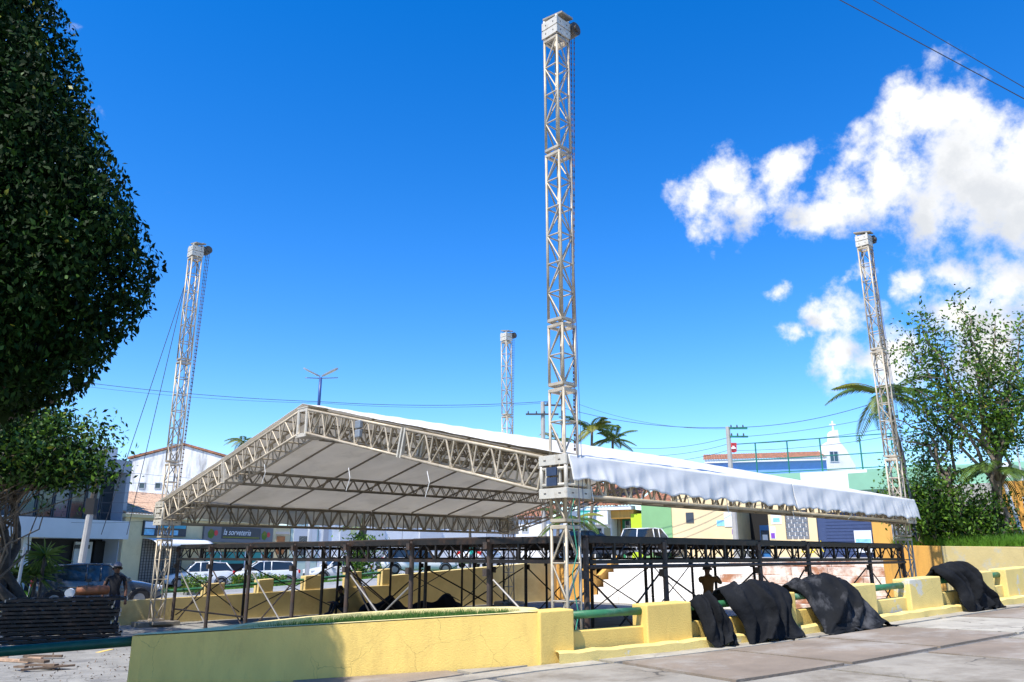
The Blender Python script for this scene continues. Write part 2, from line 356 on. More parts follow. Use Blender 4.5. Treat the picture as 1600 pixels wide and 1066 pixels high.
# ------------------------------------------------------------------ ground
g = MB(); g.box(-1500, 1500, -300, 2500, -.6, -.03); struct(g.build('ground', 'plaza'))
g = MB(); g.poly([(-60,9.6,0),(17,9.6,0),(17,18,0),(12.4,25.5,0),(2,35.6,0),(-18.5,15.6,0),(-60,15.6,0)]); struct(g.build('plaza_floor', 'plaza'))
W1a, W1b = Vector((-16.6,17.0)), Vector((1.9,35.2)); W2a, W2b = Vector((3.3,33.8)), Vector((11.75,25.35)); W3b, W3c = Vector((14.2,22.6)), Vector((20,16.5))
_sb = Vector((.707,.707))*2.1
bd = [Vector((-60,16.0)), Vector((-30,16.3)), W1a, W1b, W2a+_sb*.98, W2b+_sb*.98, W2b+Vector((.3,.2)), W3b, W3c, Vector((30,14.5)), Vector((60,14))]
pts = []
for a, b in zip(bd[:-1], bd[1:]):
    n = max(1, int((b-a).length/1.2)); pts += [a+(b-a)*(i/n) for i in range(n)]
pts.append(bd[-1])
def street_pt(u, w):
    p = pts[min(int(round(u*(len(pts)-1))), len(pts)-1)]; d = (p-Vector((-1, 12))).normalized()
    rr_ = [.12,1.5,3,5,8,12,17,23,30,40,60,100,200,500,1200][int(round(w*14))]
    q = p+d*rr_; return (q.x, q.y, zstreet(q.x)+.004)
g = MB(); g.grid(street_pt, len(pts)-1, 14); struct(g.build('street', 'asphalt', local=True))
# foreground pavement: a dark joint bed with separate slabs
WD = Vector((.866, .5)); WN = Vector((.5, -.866)); WO = Vector((.40, 10.2))
def front_y(x): return 10.02+(.04*(x+4.55)) if x < .4 else 10.2+.5774*(x-.4)
g = MB(); g.grid(lambda u, v: ((-9+34*u), (-6)*(1-v)+(front_y(-9+34*u)-.02)*v, zfront(-9+34*u)-.022), 60, 6)
pav = struct(g.build('front_pavement', 'joint', local=True))
g = MB(); g.grid(lambda u, v: ((-9+34*u), front_y(-9+34*u)-.02+.001*v, -.1*(1-v)+v*(zfront(-9+34*u)-.022)), 60, 1); g.build('pavement_edge', 'joint', pav, local=True)
def clip(poly, a, b, c):      # keep a*x+b*y<=c
    out = []
    for i in range(len(poly)):
        p, q = poly[i], poly[(i+1) % len(poly)]; dp = a*p[0]+b*p[1]-c; dq = a*q[0]+b*q[1]-c
        if dp <= 0: out.append(p)
        if dp*dq < 0: t = dp/(dp-dq); out.append((p[0]+(q[0]-p[0])*t, p[1]+(q[1]-p[1])*t))
    return out
rows = [(.03,.42),(.50,2.35),(2.47,4.4),(4.52,6.5),(6.62,8.6),(8.7,11)]
rs = random.Random(5)
for ri, (d0, d1) in enumerate([(-3.75,-1.85),(-1.75,-.04)]+rows):
    s = -12.0 + (ri % 2)*.5
    while s < 16:
        wdt = 1.75 if ri != 2 else rs.uniform(2.2, 3.6)
        a, b = s+.05, s+wdt-.05; s += wdt
        quad = []
        for (ss, dd) in ((a,d0),(b,d0),(b,d1),(a,d1)):
            j = rs.uniform(-.025,.025); q = WO+WD*(ss+j)+WN*(dd+j*.6); quad.append((q.x, q.y))
        if d0 < 0:
            quad = clip(quad, -.04, 1, 10.02+.04*4.55-.08)
            if len(quad) >= 3: quad = clip(quad, 1, 0, .36)
        if len(quad) < 3: continue
        cx = sum(p[0] for p in quad)/len(quad); cy = sum(p[1] for p in quad)/len(quad)
        if cx < -8.5 or cx > 20 or cy < 1.0 or abs(cx) > cy*1.1+1.5: continue
        m_ = MB(); n_ = len(quad); ring = []
        for i in range(n_):
            p, q = quad[i], quad[(i+1) % n_]
            for t in (0, .33, .67): ring.append((p[0]+(q[0]-p[0])*t, p[1]+(q[1]-p[1])*t))
        dz = rs.uniform(-.006, .006)
        top = [(x, y, zfront(x)+dz) for x, y in ring]; bot = [(x, y, zfront(x)-.03) for x, y in ring]
        n3 = len(ring); m_.add(top+bot+[(cx, cy, zfront(cx)+dz+.004)], [(i, (i+1) % n3, 2*n3) for i in range(n3)]+[(n3+i, n3+(i+1) % n3, (i+1) % n3, i) for i in range(n3)])
        m_.build('paving_slab', rs.choice(['slab','slab','slab_pale','slab_brown']) if cx < 3.4 else rs.choice(['slab','slab_brown','slab_brown','slab_pale']), pav)
# ------------------------------------------------------------------ yellow front wall with planter and rails
def solve_s(px, z=1.0):
    k = (px-800)/F; zz = (z-EYE)*SP
    return (k*(WO.y*CP+zz)-WO.x)/(WD.x-k*CP*WD.y)
PA = Vector((-4.55, 10.02))
fw = thing('yellow_rail_wall', (3, 12, .5), 'sunlit yellow rendered wall with pillars and green pipe rails along the pavement', 'wall')
def wbox(s0, s1, d0, d1, z0, z1, zz1=None, mb=None):     # d: towards the pavement
    mb = mb or MB(); zz1 = z1 if zz1 is None else zz1
    q = [WO+WD*s+WN*d for s, d in ((s0,d0),(s1,d0),(s1,d1),(s0,d1))]
    if isinstance(z0, tuple): za, zb = z0
    else: za = zb = z0
    bot = [(q[0].x,q[0].y,za),(q[1].x,q[1].y,zb),(q[2].x,q[2].y,zb),(q[3].x,q[3].y,za)]
    top = [(q[0].x,q[0].y,z1),(q[1].x,q[1].y,zz1),(q[2].x,q[2].y,zz1),(q[3].x,q[3].y,z1)]
    # s runs along WD, d along WN: (s0,d0),(s1,d0),(s1,d1),(s0,d1) is clockwise seen from above
    mb.add(bot+top, [(0,1,2,3),(7,6,5,4),(0,4,5,1),(1,5,6,2),(2,6,7,3),(3,7,4,0)]); return mb
def zs(s): return zfront((WO+WD*s).x)
pil = [(-.08, solve_s(896)), (solve_s(1010), solve_s(1080)), (solve_s(1206), solve_s(1244)), (solve_s(1322), solve_s(1371)), (solve_s(1424), solve_s(1474)), (solve_s(1518), solve_s(1557)), (solve_s(1577), solve_s(1620)), (solve_s(1660), solve_s(1700))]
PH = .60
for i, (a, b) in enumerate(pil):
    mt = 'yellow' if i < 3 else 'yellow_peel'
    zb = zs((a+b)/2)
    o = wbox(a, b, -.30, .02, -.02, zb+PH-.01, zs(b)-zs(a)+zb+PH-.01).build('pillar', mt, fw); bevel(o, .02, 3)
    if i+1 < len(pil):
        a2, b2 = b, pil[i+1][0]
        o = wbox(a2-.02, b2+.02, -.22, -.07, -.02, zs(a2)+.33, zs(b2)+.33).build('panel', mt, fw); bevel(o, .015, 2)
        p0 = WO+WD*(a2-.05)+WN*(-.13); p1 = WO+WD*(b2+.05)+WN*(-.13)
        r = MB(); r.tube(P3(p0, zs(a2)+.515), P3(p1, zs(b2)+.515), .05, 14); r.build('pipe_rail', 'green_pipe', fw, smooth=True)
n = 26; sA, sB = .12, pil[-1][1]
rk = random.Random(2)
k_ = MB()
def kerb_pt(u, v):
    s = sA+(sB-sA)*u; prof = [(.02,.125),(.10,.12),(.125,.10),(.13,-.05)]
    d, h = prof[int(round(v*3))]; q = WO+WD*s+WN*(d+.006*math.sin(s*7.3)); return (q.x, q.y, zs(s)+h+(.006*math.sin(s*11)+.004*math.sin(s*29) if h > 0 else 0))
k_.grid(kerb_pt, 90, 3); k_.build('base_kerb', 'yellow_peel', fw, smooth=False)
# planter
pw = thing('planter', (-2, 10.5, .4), 'long yellow planter wall with grass on top at the end of the rail wall', 'planter')
zA, zB = .93, 1.19
def ptop(x): return zA+(zB-zA)*(x-PA.x)/(WO.x-PA.x)
def outline():
    f = [(PA.x, PA.y), (-4.40,9.965), (-4.1,9.97)] + [(-4.1+4.0*i/12, 9.97+.2*i/12) for i in range(1, 12)] + [(-.08,10.17),(.36,10.19)]
    return f
front = outline()
rearc = [(.36,10.42),(.30,10.95),(.0,11.45),(-.6,11.85),(-1.4,12.1),(-2.2,12.1),(-2.9,11.8),(-3.35,11.3),(-3.65,10.75),(-4.0,10.36),(-4.42,10.25),(-4.56,10.16)]
m_ = MB(); loop = front+rearc
nL = len(loop)
vs_ = [(x, y, -.02) for x, y in loop]+[(x, y, ptop(x)-.012) for x, y in loop]
m_.add(vs_, [(i, (i+1) % nL, nL+(i+1) % nL, nL+i) for i in range(nL)])
o = m_.build('planter_wall', 'yellow', pw); 
# rim: a flat cap ring between the outline and an inset loop
inn_f = [(x, y+.13) for x, y in front if x > -3.7 and x < .2]; inn_r = [(.12,10.55),(.08,10.9),(-.15,11.3),(-.7,11.68),(-1.4,11.92),(-2.15,11.92),(-2.8,11.64),(-3.2,11.18),(-3.42,10.75)]
inner = inn_f+inn_r
import bmesh
def ring_mesh(name, outer, inn, zf, mat, parent, thick=0):
    bm = bmesh.new(); A = [bm.verts.new((x, y, zf(x))) for x, y in outer]; B = [bm.verts.new((x, y, zf(x))) for x, y in inn]
    ea = [bm.edges.new((A[i], A[(i+1) % len(A)])) for i in range(len(A))]; eb = [bm.edges.new((B[i], B[(i+1) % len(B)])) for i in range(len(B))]
    bmesh.ops.triangle_fill(bm, use_beauty=True, use_dissolve=False, edges=ea+eb)
    for i in range(len(B)):
        p, q = B[i], B[(i+1) % len(B)]
        c, d = bm.verts.new((q.co.x, q.co.y, q.co.z-.22)), bm.verts.new((p.co.x, p.co.y, p.co.z-.22)); bm.faces.new((p, q, c, d))
    bmesh.ops.recalc_face_normals(bm, faces=bm.faces)
    off = Vector(ORG[parent.name]); bmesh.ops.translate(bm, vec=-off, verts=bm.verts)
    me = bpy.data.meshes.new(name); bm.to_mesh(me); bm.free(); me.materials.append(MATS[mat]); o = bpy.data.objects.new(name, me); col.objects.link(o); o.parent = parent; return o
ring_mesh('planter_rim', loop, inner, ptop, 'yellow_top', pw)
m_ = MB(); m_.poly([(x, y, ptop(x)-.09) for x, y in inner]); so = m_.build('soil', 'moss', pw)
gp = []
while len(gp) < 9000:
    x = rng.uniform(-3.3, .1); y = rng.uniform(10.15, 11.9)
    if ((x+1.6)/1.75)**2+((y-10.7)/1.2)**2 < 1.05 and y > 10.12+.04*(x+4) and y < 10.65+1.2*math.sqrt(max(0, 1-((x+1.55)/1.75)**2)) and rng.random() < min(1, .25+.45*(x+3.3)): gp.append((x, y, ptop(x)-.09))
go = blades('planter_grass', gp, .085, .012, 'grass', pw); go['kind'] = 'stuff'
# dark green pipe from the planter's end to the left
lp = thing('pipe_barrier', (-8, 9.8, .4), 'thick dark green pipe running left from the end of the planter', 'barrier')
m_ = MB(); m_.tube((-4.45,10.1,.86), (-9.6,9.2,.53), .058, 14); m_.build('pipe', 'green_pipe_dark', lp, smooth=True)
m_ = MB(); m_.box(-9.9,-9.4,9.0,9.4,-.02,.8); m_.build('end_pillar', 'yellow', lp)
# ------------------------------------------------------------------ lattice masts and stage roof
def lattice(parent, name, p0, p1, side, upv, w, h, bay, rc, rb, mat, mode='zig', n=6, skip=()):
    """box truss from p0 to p1 (axis), side/upv unit vectors; part mesh = bracing, sub-parts = chords"""
    p0, p1 = Vector(p0), Vector(p1); d = p1-p0; Ln = d.length; d.normalize(); side = Vector(side); upv = Vector(upv)
    cr = [(-1,-1),(1,-1),(1,1),(-1,1)]; K = [side*(a*w/2)+upv*(b*h/2) for a, b in cr]
    nb = max(1, round(Ln/bay)); b = MB()
    for fi in range(4):
        if fi in skip: continue
        A, B_ = K[fi], K[(fi+1) % 4]
        for i in range(nb+1):
            q = p0+d*(Ln*i/nb)
            if mode == 'ladder' or (mode == 'tower') or fi in (0, 2) or i in (0, nb): b.tube(q+A, q+B_, rb, 5, caps=False)
        if mode == 'tower':
            for i in range(nb):
                q, r_ = p0+d*(Ln*i/nb), p0+d*(Ln*(i+1)/nb)
                if i % 2 == fi % 2: b.tube(q+A, r_+B_, rb, 5, caps=False)
                else: b.tube(q+B_, r_+A, rb, 5, caps=False)
        elif fi in (1, 3):
            for i in range(nb):
                q, m2, r_ = p0+d*(Ln*i/nb), p0+d*(Ln*(i+.5)/nb), p0+d*(Ln*(i+1)/nb)
                b.tube(q+A, m2+B_, rb, 5, caps=False); b.tube(m2+B_, r_+A, rb, 5, caps=False)
                if mode == 'zigv': b.tube(m2+A+d*.06, m2+B_+d*.06, rb, 5, caps=False)
    o = b.build(name, mat, parent, smooth=True)
    for k in K:
        c = MB(); c.tube(p0+k, p1+k, rc, n+2); c.build('chord', mat, o, smooth=True)
    return o
DR3 = Vector((DR.x, DR.y, 0)); DL3 = Vector((DL.x, DL.y, 0)); UP = Vector((0,0,1))
tops = {'C': at(869,62,12.0), 'L': at(305,402,TW['L'].y), 'B': at(791,533,TW['B'].y), 'R': at(1351,386,TW['R'].y)}
tlabel = {'C': 'tall lattice mast nearest the camera with hoist and chain at its head', 'L': 'lattice mast at the left corner of the stage beside the tree',
          'B': 'lattice mast at the far back corner behind the white roof', 'R': 'leaning lattice mast at the right corner beside the leafy tree'}
TS = .29
MAST = {}
for k in 'CLBR':
    b2 = TW[k]; base = P3(b2, 0); top = tops[k]; ax = (top-base)
    t = thing('lattice_mast', base, tlabel[k], 'mast', 'four roof masts'); MAST[k] = t
    s_ = DR3; u_ = DL3
    def zp(z): return base+ax*(z/ax.z)
    joints = [.12, 2.30, 4.36, 5.40, 8.4, ax.z-.02] if k == 'C' else [.12, 2.3, 4.4, 7.4, ax.z-.02]
    for a, b in zip(joints[:-1], joints[1:]):
        lattice(t, 'mast_section', zp(a+.03), zp(b-.03), s_, u_, TS, TS, .5, .023, .014, 'alu', 'tower')
        for zz in (a+.05, b-.05):
            q = zp(zz); r = MB()
            for e, f_ in ((s_, u_), (u_, s_)):
                for sg in (-1, 1): r.obox(q+f_*sg*TS/2, e*(TS/2+.01), f_*.022, UP*.022)
            r.build('joint_ring', 'alu', t)
    # foot
    f_ = MB(); f_.obox(base+UP*.06, s_*.55, u_*.28, UP*.06); f_.obox(base+UP*.10, s_*.28, u_*.55, UP*.035); bevel(f_.build('foot_plate', 'alu_dull', t), .01)
    # head
    q = zp(ax.z); h = MB()
    for zz in (.05, .22):
        for e, ff in ((s_, u_), (u_, s_)):
            for sg in (-1, 1): h.obox(q+UP*(zz+.02)+ff*sg*(TS/2+.02), e*(TS/2+.035), ff*.012, UP*.075)
    for sx in (-1, 1):
        for sy in (-1, 1): h.tube(q+s_*sx*TS/2+u_*sy*TS/2, q+s_*sx*TS/2+u_*sy*TS/2+UP*.36, .027, 8)
    hd = h.build('head_block', 'alu_plate', t)
    bl = MB()
    for zz in (.07, .24):
        for e, ff in ((s_, u_), (u_, s_)):
            for sg in (-.5, .5): bl.tube(q+UP*zz-ff*(TS/2+.03)+e*sg*TS*.6, q+UP*zz-ff*(TS/2+.038)+e*sg*TS*.6, .012, 6)
    bl.build('bolts', 'bolt', hd)
    pl = MB(); tl = (UP*.97+s_*.2).normalized(); pl.obox(q+UP*.44, u_*.24+tl*.05, s_*.10, UP*.02); pl.obox(q+UP*.47+s_*.16, u_*.22+UP*.05, s_*.05, UP*.02); bevel(pl.build('top_plate', 'alu_dull', t), .005)
    hh = MB(); cpt = q+s_*.30+UP*.27-u_*.05
    hh.tube(cpt-u_*.16, cpt+u_*.10, .125, 16); hh.tube(cpt-u_*.20, cpt-u_*.16, .06, 12); hh.obox(cpt-s_*.14, s_*.07, u_*.10, UP*.09)
    ho = hh.build('hoist_motor', 'hoist', t, smooth=False)
    ch = MB(); rk = random.Random(4)
    for off, zb_ in ((Vector((0,0,0)), 3.4), (s_*.05, 3.4), (s_*.09-u_*.04, 5.2)):
        p, e = cpt+off, zp(zb_)+s_*(.24)+off*.4
        L_ = (p-e).length; nn = int(L_/.055)
        for i in range(nn):
            a = p+(e-p)*(i/nn); b = p+(e-p)*((i+.8)/nn); w_ = .013 if i % 2 else .007
            ch.tube(a, b, w_, 4)
    ch.build('hoist_chain', 'chain', t)
    c2 = MB()
    for off in (-.06, .03):
        e0, e1 = zp(ax.z-.1)-u_*(TS/2+.02)*0+s_*off-u_*.19, zp(2.2)-u_*.34+s_*off
        c2.path([e0+(e1-e0)*i/12 for i in range(13)], .006, 4)
    c2.build('hoist_line', 'rope', t)
    if k == 'C':
        r = MB(); r.path([zp(3.0-.28*i)+s_*(.05*math.sin(i*2.1))-u_*(.17+.02*math.cos(i*1.7)) for i in range(10)], .009, 6); r.build('green_rope', 'rope_green', t)
# guy lines on the left mast
gl = MB(); q = tops['L']
for ex in (-1.6, -.9): gl.tube(q+Vector((-.2,0,-.8)), P3(TW['L'], 0)+Vector((ex, -.4, 2.4)), .010, 4)
gl.build('guy_line', 'wire', MAST['L'])

ZE0, ZE1, ZR = 2.68, 3.28, 5.02        # eave bottom / top, ridge top
roof = thing('stage_roof', (-1, 20, 2.6), 'white stage canopy on aluminium trusses lowered onto four masts', 'stage roof')
def Q(a, b, z): p = C2+DR*a+DL*b; return Vector((p.x, p.y, z))     # a along DR, b along DL
TH, TWD = .50, .46
for nm, a, b in (('C',0,0), ('R',LA,0), ('L',0,LB), ('B',LA,LB)):
    q = Q(a, b, 0); s_ = MB(); S2 = .245; z0, z1 = ZE0-.02, ZE1+.02
    fr = MB()
    for sx in (-1, 1):
        for sy in (-1, 1): fr.tube(q+DR3*sx*S2+DL3*sy*S2+UP*z0, q+DR3*sx*S2+DL3*sy*S2+UP*z1, .032, 10)
    for zz in (z0+.2, z1-.2):
        for e, f_ in ((DR3, DL3), (DL3, DR3)):
            for sg in (-1, 1): fr.tube(q+f_*sg*S2-e*S2+UP*zz, q+f_*sg*S2+e*S2+UP*zz, .026, 8)
    blk = fr.build('sleeve_block', 'alu_plate', roof, smooth=True)
    pl = MB(); bo = MB()
    for e, f_ in ((DR3, DL3), (DL3, DR3)):
        for sg in (-1, 1):
            for zz in (z0+.075, z1-.075):
                pl.obox(q+f_*sg*(S2+.03)+UP*zz, e*(S2+.028), f_*.008, UP*.075)
                for bx in (-.5, -.42, .42, .5): bo.tube(q+f_*sg*(S2+.036)+e*bx*S2*1.3+UP*zz, q+f_*sg*(S2+.044)+e*bx*S2*1.3+UP*zz, .011, 6)
            for zz in (z0+.245, z1-.245):
                pl.obox(q+f_*sg*(S2+.012)+e*.03+UP*zz, e*.115, f_*.02, UP*.058)
            for bx in (-.1, .16): pl.obox(q+f_*sg*(S2-.03)+e*bx+UP*(z0+z1)/2, e*.02, f_*.02, UP*.1)
    pl.obox(q+UP*(z0-.012), DR3*(S2+.05), DL3*(S2+.05), UP*.012) if False else None
    p_ = pl.build('sleeve_plate', 'alu_plate', blk); bevel(p_, .006, 2); bo.build('bolts', 'bolt', blk)
    if nm == 'C':
        bp = MB()
        for zz in (z0+.245, z1-.245): bp.obox(q-DR3*(S2+.045)+DL3*.0+UP*zz, DL3*.10, DR3*.012, UP*.062)
        bp.build('blue_pad', 'blue_panel', blk)
SL = math.atan2(ZR-ZE1, LB/2)
upS = Vector((0,0,1))
def rafter(a, b0, b1, mode, name='gable_truss', skip0=.30):
    # truss in the gable plane from (b0 eave) to ridge
    e0 = Q(a, b0, (ZE0+ZE1)/2); e1 = Q(a, LB/2, ZR-.30); d = (e1-e0).normalized()
    e0 = e0+d*skip0; e1 = e1-d*.16
    up = DR3.cross(d); up = up if up.z > 0 else -up
    mid = (e0+e1)/2
    lattice(roof, name, e0, mid-d*.05, DR3, up, TWD, TH, .62, .027, .019, 'alu', 'zigv')
    lattice(roof, name, mid+d*.05, e1, DR3, up, TWD, TH, .62, .027, .019, 'alu', 'zigv')
    j = MB()
    for sg in (-1, 1):
        for dd in (-.05, .05): j.obox(mid+d*dd+DR3*sg*TWD/2, up*(TH/2+.03), d*.02, DR3*.035)
    j.obox(mid+up*(TH/2), d*.10, up*.035, DR3*TWD/2); j.obox(mid-up*(TH/2), d*.10, up*.03, DR3*TWD/2); j.build('splice_frame', 'alu_plate', roof)
for a in (0, LA):
    rafter(a, 0, 1, 'zigv'); rafter(a, LB, LB-1, 'zigv')
    j = MB(); c_ = Q(a, LB/2, ZR-.32)
    for sg in (-1, 1):
        for bb in (-.17, .17):
            j.tube(c_+DR3*sg*TWD/2+DL3*bb-UP*.32, c_+DR3*sg*TWD/2+DL3*bb+UP*.27, .04, 8)
        for zz in (-.31, .26): j.obox(c_+DR3*sg*TWD/2+UP*zz, DL3*.2, DR3*.02, UP*.045)
    j.obox(c_-UP*.34, DL3*.22, DR3*(TWD/2+.03), UP*.012); j.obox(c_+UP*.30, DL3*.22, DR3*(TWD/2+.03), UP*.012); j.build('ridge_block', 'alu_plate', roof)
for b in (0, LB):
    for a0, a1 in ((.30, LA/2-.04), (LA/2+.04, LA-.30)):
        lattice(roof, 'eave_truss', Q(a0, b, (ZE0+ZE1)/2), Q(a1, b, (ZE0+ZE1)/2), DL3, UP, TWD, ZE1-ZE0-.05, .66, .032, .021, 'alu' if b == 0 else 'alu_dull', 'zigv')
for b, dz in ((LB*.25, 0), (LB*.75, 0), (LB*.5, .12)):
    zt = ZE1+(ZR-ZE1)*(1-abs(b/LB-.5)*2)-.28-dz
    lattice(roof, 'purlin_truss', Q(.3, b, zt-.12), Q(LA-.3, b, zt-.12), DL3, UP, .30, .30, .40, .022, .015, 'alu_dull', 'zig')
# rafters bars under the cloth
bar = MB()
for i in range(1, 8):
    a = LA*i/8
    for b0 in (0, LB):
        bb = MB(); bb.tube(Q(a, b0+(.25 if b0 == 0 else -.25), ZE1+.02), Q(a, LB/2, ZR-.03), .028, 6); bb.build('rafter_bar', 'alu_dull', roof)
def cloth_z(a, b):
    t = 1-abs(b/LB-.5)*2; z = ZE1+.075+(ZR-ZE1)*t
    return z-.035*abs(math.sin(math.pi*8*a/LA))*math.sin(math.pi*min(1, t*1.0))-.01*math.sin(a*9+b*5)*math.sin(b*3.1)
for side in (0, 1):
    m_ = MB(); b0, b1 = (-.28, LB/2) if side == 0 else (LB/2, LB+.28)
    m_.grid(lambda u, v: Q(-.27+(LA+.54)*u, b0+(b1-b0)*v, cloth_z(-.27+(LA+.54)*u, b0+(b1-b0)*v)), 96, 24)
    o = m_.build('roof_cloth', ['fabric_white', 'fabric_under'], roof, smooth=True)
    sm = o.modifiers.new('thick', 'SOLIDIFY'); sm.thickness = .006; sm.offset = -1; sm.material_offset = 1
# valances
ties = [.25,.9,1.55,2.25,2.8,3.6,4.1,4.9,5.5,6.3,6.71,7.4,8.1,8.8,9.5,10.2,10.9,11.5,12.1,12.7,13.2]
def val_pt(side):
    rv = random.Random(9+side)
    ph = [rv.uniform(0, 6.28) for _ in range(8)]
    def f(u, v):
        a = -.27+(LA+.54)*u; b = -.285 if side == 0 else LB+.285
        near = min(abs(a-t) for t in ties); fold = math.exp(-(near/.11)**2)
        slack = .55+.45*math.sin(a*1.3+ph[0])
        out = .002*math.sin(a*9.3+ph[2]-v*3)*v+.016*v*math.sin(a*3.1+ph[3])*slack-.022*fold*v
        out += .008*v*(1-v)*4*math.sin(a*5+v*5+ph[4])+.010*math.exp(-((near-.05-.22*v)/.035)**2)*v
        fine = 1/(1+((a-.3)/.9)**2)+1/(1+((a-12.9)/.9)**2); out += fine*.008*math.sin(a*30)*v
        drop = .50-.035*(1-fold)*(math.sin(math.pi*min(1, near/.4)))*.9+.02*math.sin(a*5.3+ph[5])-.12*max(0, 1-a/2.6)+(.02 if a > 6.7 else 0)
        sg = -1 if side == 0 else 1
        z = ZE1+.075-(ZR-ZE1)*.0373*1-v*drop
        return Q(a, b+sg*(.02+out+.11*v), z)
    return f
for side in (0, 1):
    for a0, a1 in ((0, .5), (.5, 1)):
        m_ = MB(); ff = val_pt(side); m_.grid(lambda u, v: ff(a0+.0006+(a1-a0-.0012)*u, v), 170, 14)
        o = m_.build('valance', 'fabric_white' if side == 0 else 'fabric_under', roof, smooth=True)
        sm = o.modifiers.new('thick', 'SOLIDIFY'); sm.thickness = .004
m_ = MB(); rv = random.Random(12)
for t in ties[::2]:
    p = Q(t, -.31, ZE1-.43); L_ = rv.uniform(.08, .38); m_.path([p, p+Vector((rv.uniform(-.03,.03), 0, -L_*.5)), p+Vector((rv.uniform(-.08,.08), 0, -L_))], .008, 4)
for t in (3.0, 5.5, 9.0): p = Q(-.26, t, ZE0+.3+t*.1); m_.path([p, p+Vector((.05,-.05,-.2)), p+Vector((-.02,-.02,-.45))], .008, 4)
m_.build('tie_cord', 'rope_white', roof)
m_ = MB(); p = Q(-.30, LB*.345, ZE1+(ZR-ZE1)*.69-.22)
for dz in (.09, -.09): m_.obox(p+UP*dz, DL3*.085, DR3*.045, UP*.08)
fl = m_.build('floodlight', 'lamp_grey', roof); bevel(fl, .02)
# ------------------------------------------------------------------ stage platform
st = thing('stage_platform', (-1, 20, 0), 'dark steel modular stage platform standing on round posts under the roof', 'stage')
K2 = Vector((1.117, 12.32))
def S(a, b, z): p = K2+DR*a+DL*b; return Vector((p.x, p.y, z))
DZ = 2.13; BH = .40
bl_ = [2.14*i for i in range(8)]; al = [0, 2.05, 5.25, 7.35, 10.6, 12.75]; alT = [0, 2.05, 3.65, 5.25, 7.35, 8.97, 10.6, 12.75]
post = MB(); post.tube((0,0,0), (0,0,DZ-.02), .045, 10); post.box(-.09,.09,-.09,.09,0,.015)
post.box(-.11,-.04,-.05,.05,DZ-.18,DZ-.06); post.box(-.11,-.04,-.05,.05,DZ-.62,DZ-.50)
p0 = post.build('post', 'post_steel', st, smooth=False, local=True); p0.location = S(al[0], bl_[0], 0)-Vector(ORG[st.name]); p0.rotation_euler = (0,0,math.atan2(DR.y, DR.x))
postd = MB(); postd.tube((0,0,0), (0,0,DZ-.02), .04, 8); postd.box(-.08,.08,-.08,.08,0,.015); postd.box(.04,.10,-.05,.05,DZ-.62,DZ-.50)
p1 = None
for i, a in enumerate(alT):
    for j, b in enumerate(bl_):
        edge = (i == 0 or j == 0)
        if i == 0 and j == 0: continue
        if not edge and not (i in (1, 3, 4, 6, 7) and j in (2, 3, 5, 7)): continue
        if j == 0 and i in (2, 5): continue
        loc = S(a, b, 0)-Vector(ORG[st.name])
        if edge: put(p0, 'post', st, loc, (0,0,math.atan2(DR.y, DR.x)))
        else:
            if p1 is None: p1 = postd.build('post', 'black_steel', st, local=True); p1.location = loc
            else: put(p1, 'post', st, loc, (0,0,.3*i))
def beam(p, q, bays, rim=None, rim_h=.09):
    d = (q-p); L_ = d.length; d.normalize(); s_ = d.cross(UP)
    b = MB()
    b.obox((p+q)/2+UP*(-.05), d*(L_/2-.05), s_*.03, UP*.045); b.obox((p+q)/2+UP*(-BH+.025), d*(L_/2-.05), s_*.03, UP*.03)
    for i in range(bays):
        x0 = p+d*(L_*i/bays)-UP*BH; xm = p+d*(L_*(i+.5)/bays)-UP*.05; x1 = p+d*(L_*(i+1)/bays)-UP*BH
        b.tube(x0, xm, .014, 5); b.tube(xm, x1, .014, 5)
        if i: b.obox(p+d*(L_*i/bays)-UP*(BH/2), d*.022, s_*.02, UP*(BH/2-.03))
    o = b.build('deck_beam', 'black_steel', st)
    if rim:
        r = MB(); r.obox((p+q)/2+UP*(-rim_h/2+.01)-s_*.045*(1 if rim_side else -1), d*(L_/2-.005), s_*.012, UP*(rim_h/2)); bevel(r.build('rim_plate', rim, o), .004)
    return o
rim_side = True
for j in range(7):
    rim_side = False; beam(S(0, bl_[j], DZ), S(0, bl_[j+1], DZ), 3, 'rust_rim', .10)
    for a in ((12.75,) if j % 2 else (5.25, 12.75)): beam(S(a, bl_[j], DZ-.01), S(a, bl_[j+1], DZ-.01), 3)
for i in range(len(al)-1):
    nb = 3 if al[i+1]-al[i] < 2.5 else 5
    rim_side = True; beam(S(al[i], 0, DZ), S(al[i+1], 0, DZ), nb, 'black_steel' if i < 3 else 'rust_rim', .085)
    p, q = S(al[i], -.05, DZ-BH-.05), S(al[i+1], -.05, DZ-BH-.05); t_ = MB(); t_.tube(p, q, .032, 8); t_.build('tie_tube', 'post_steel', st)
    for b in (bl_[7],): beam(S(al[i], b, DZ-.012), S(al[i+1], b, DZ-.012), nb)
for i in range(len(al)-1):
    for j in range(7):
        m_ = MB(); p = S((al[i]+al[i+1])/2, (bl_[j]+bl_[j+1])/2, DZ+.004+.006*((i*3+j*5) % 3)); m_.obox(p, DR3*((al[i+1]-al[i])/2-.015), DL3*(1.07-.015), UP*.012); m_.build('deck_panel', 'deck_ply', st)
def brace(p, q, mat, r=.018): m_ = MB(); m_.tube(p, q, r, 6); m_.build('cross_brace', mat, st)
for j, (m1, m2) in {0: ('galv', 'black_steel'), 2: ('galv', 'galv'), 4: ('galv', 'post_steel'), 5: ('post_steel', None), 6: ('galv', 'post_steel')}.items():
    brace(S(.05, bl_[j+1]-.05, 1.45), S(.05, bl_[j]+.1, .1), m1)
    if m2: brace(S(.09, bl_[j]+.05, 1.35), S(.09, bl_[j+1]-.1, .1), m2)
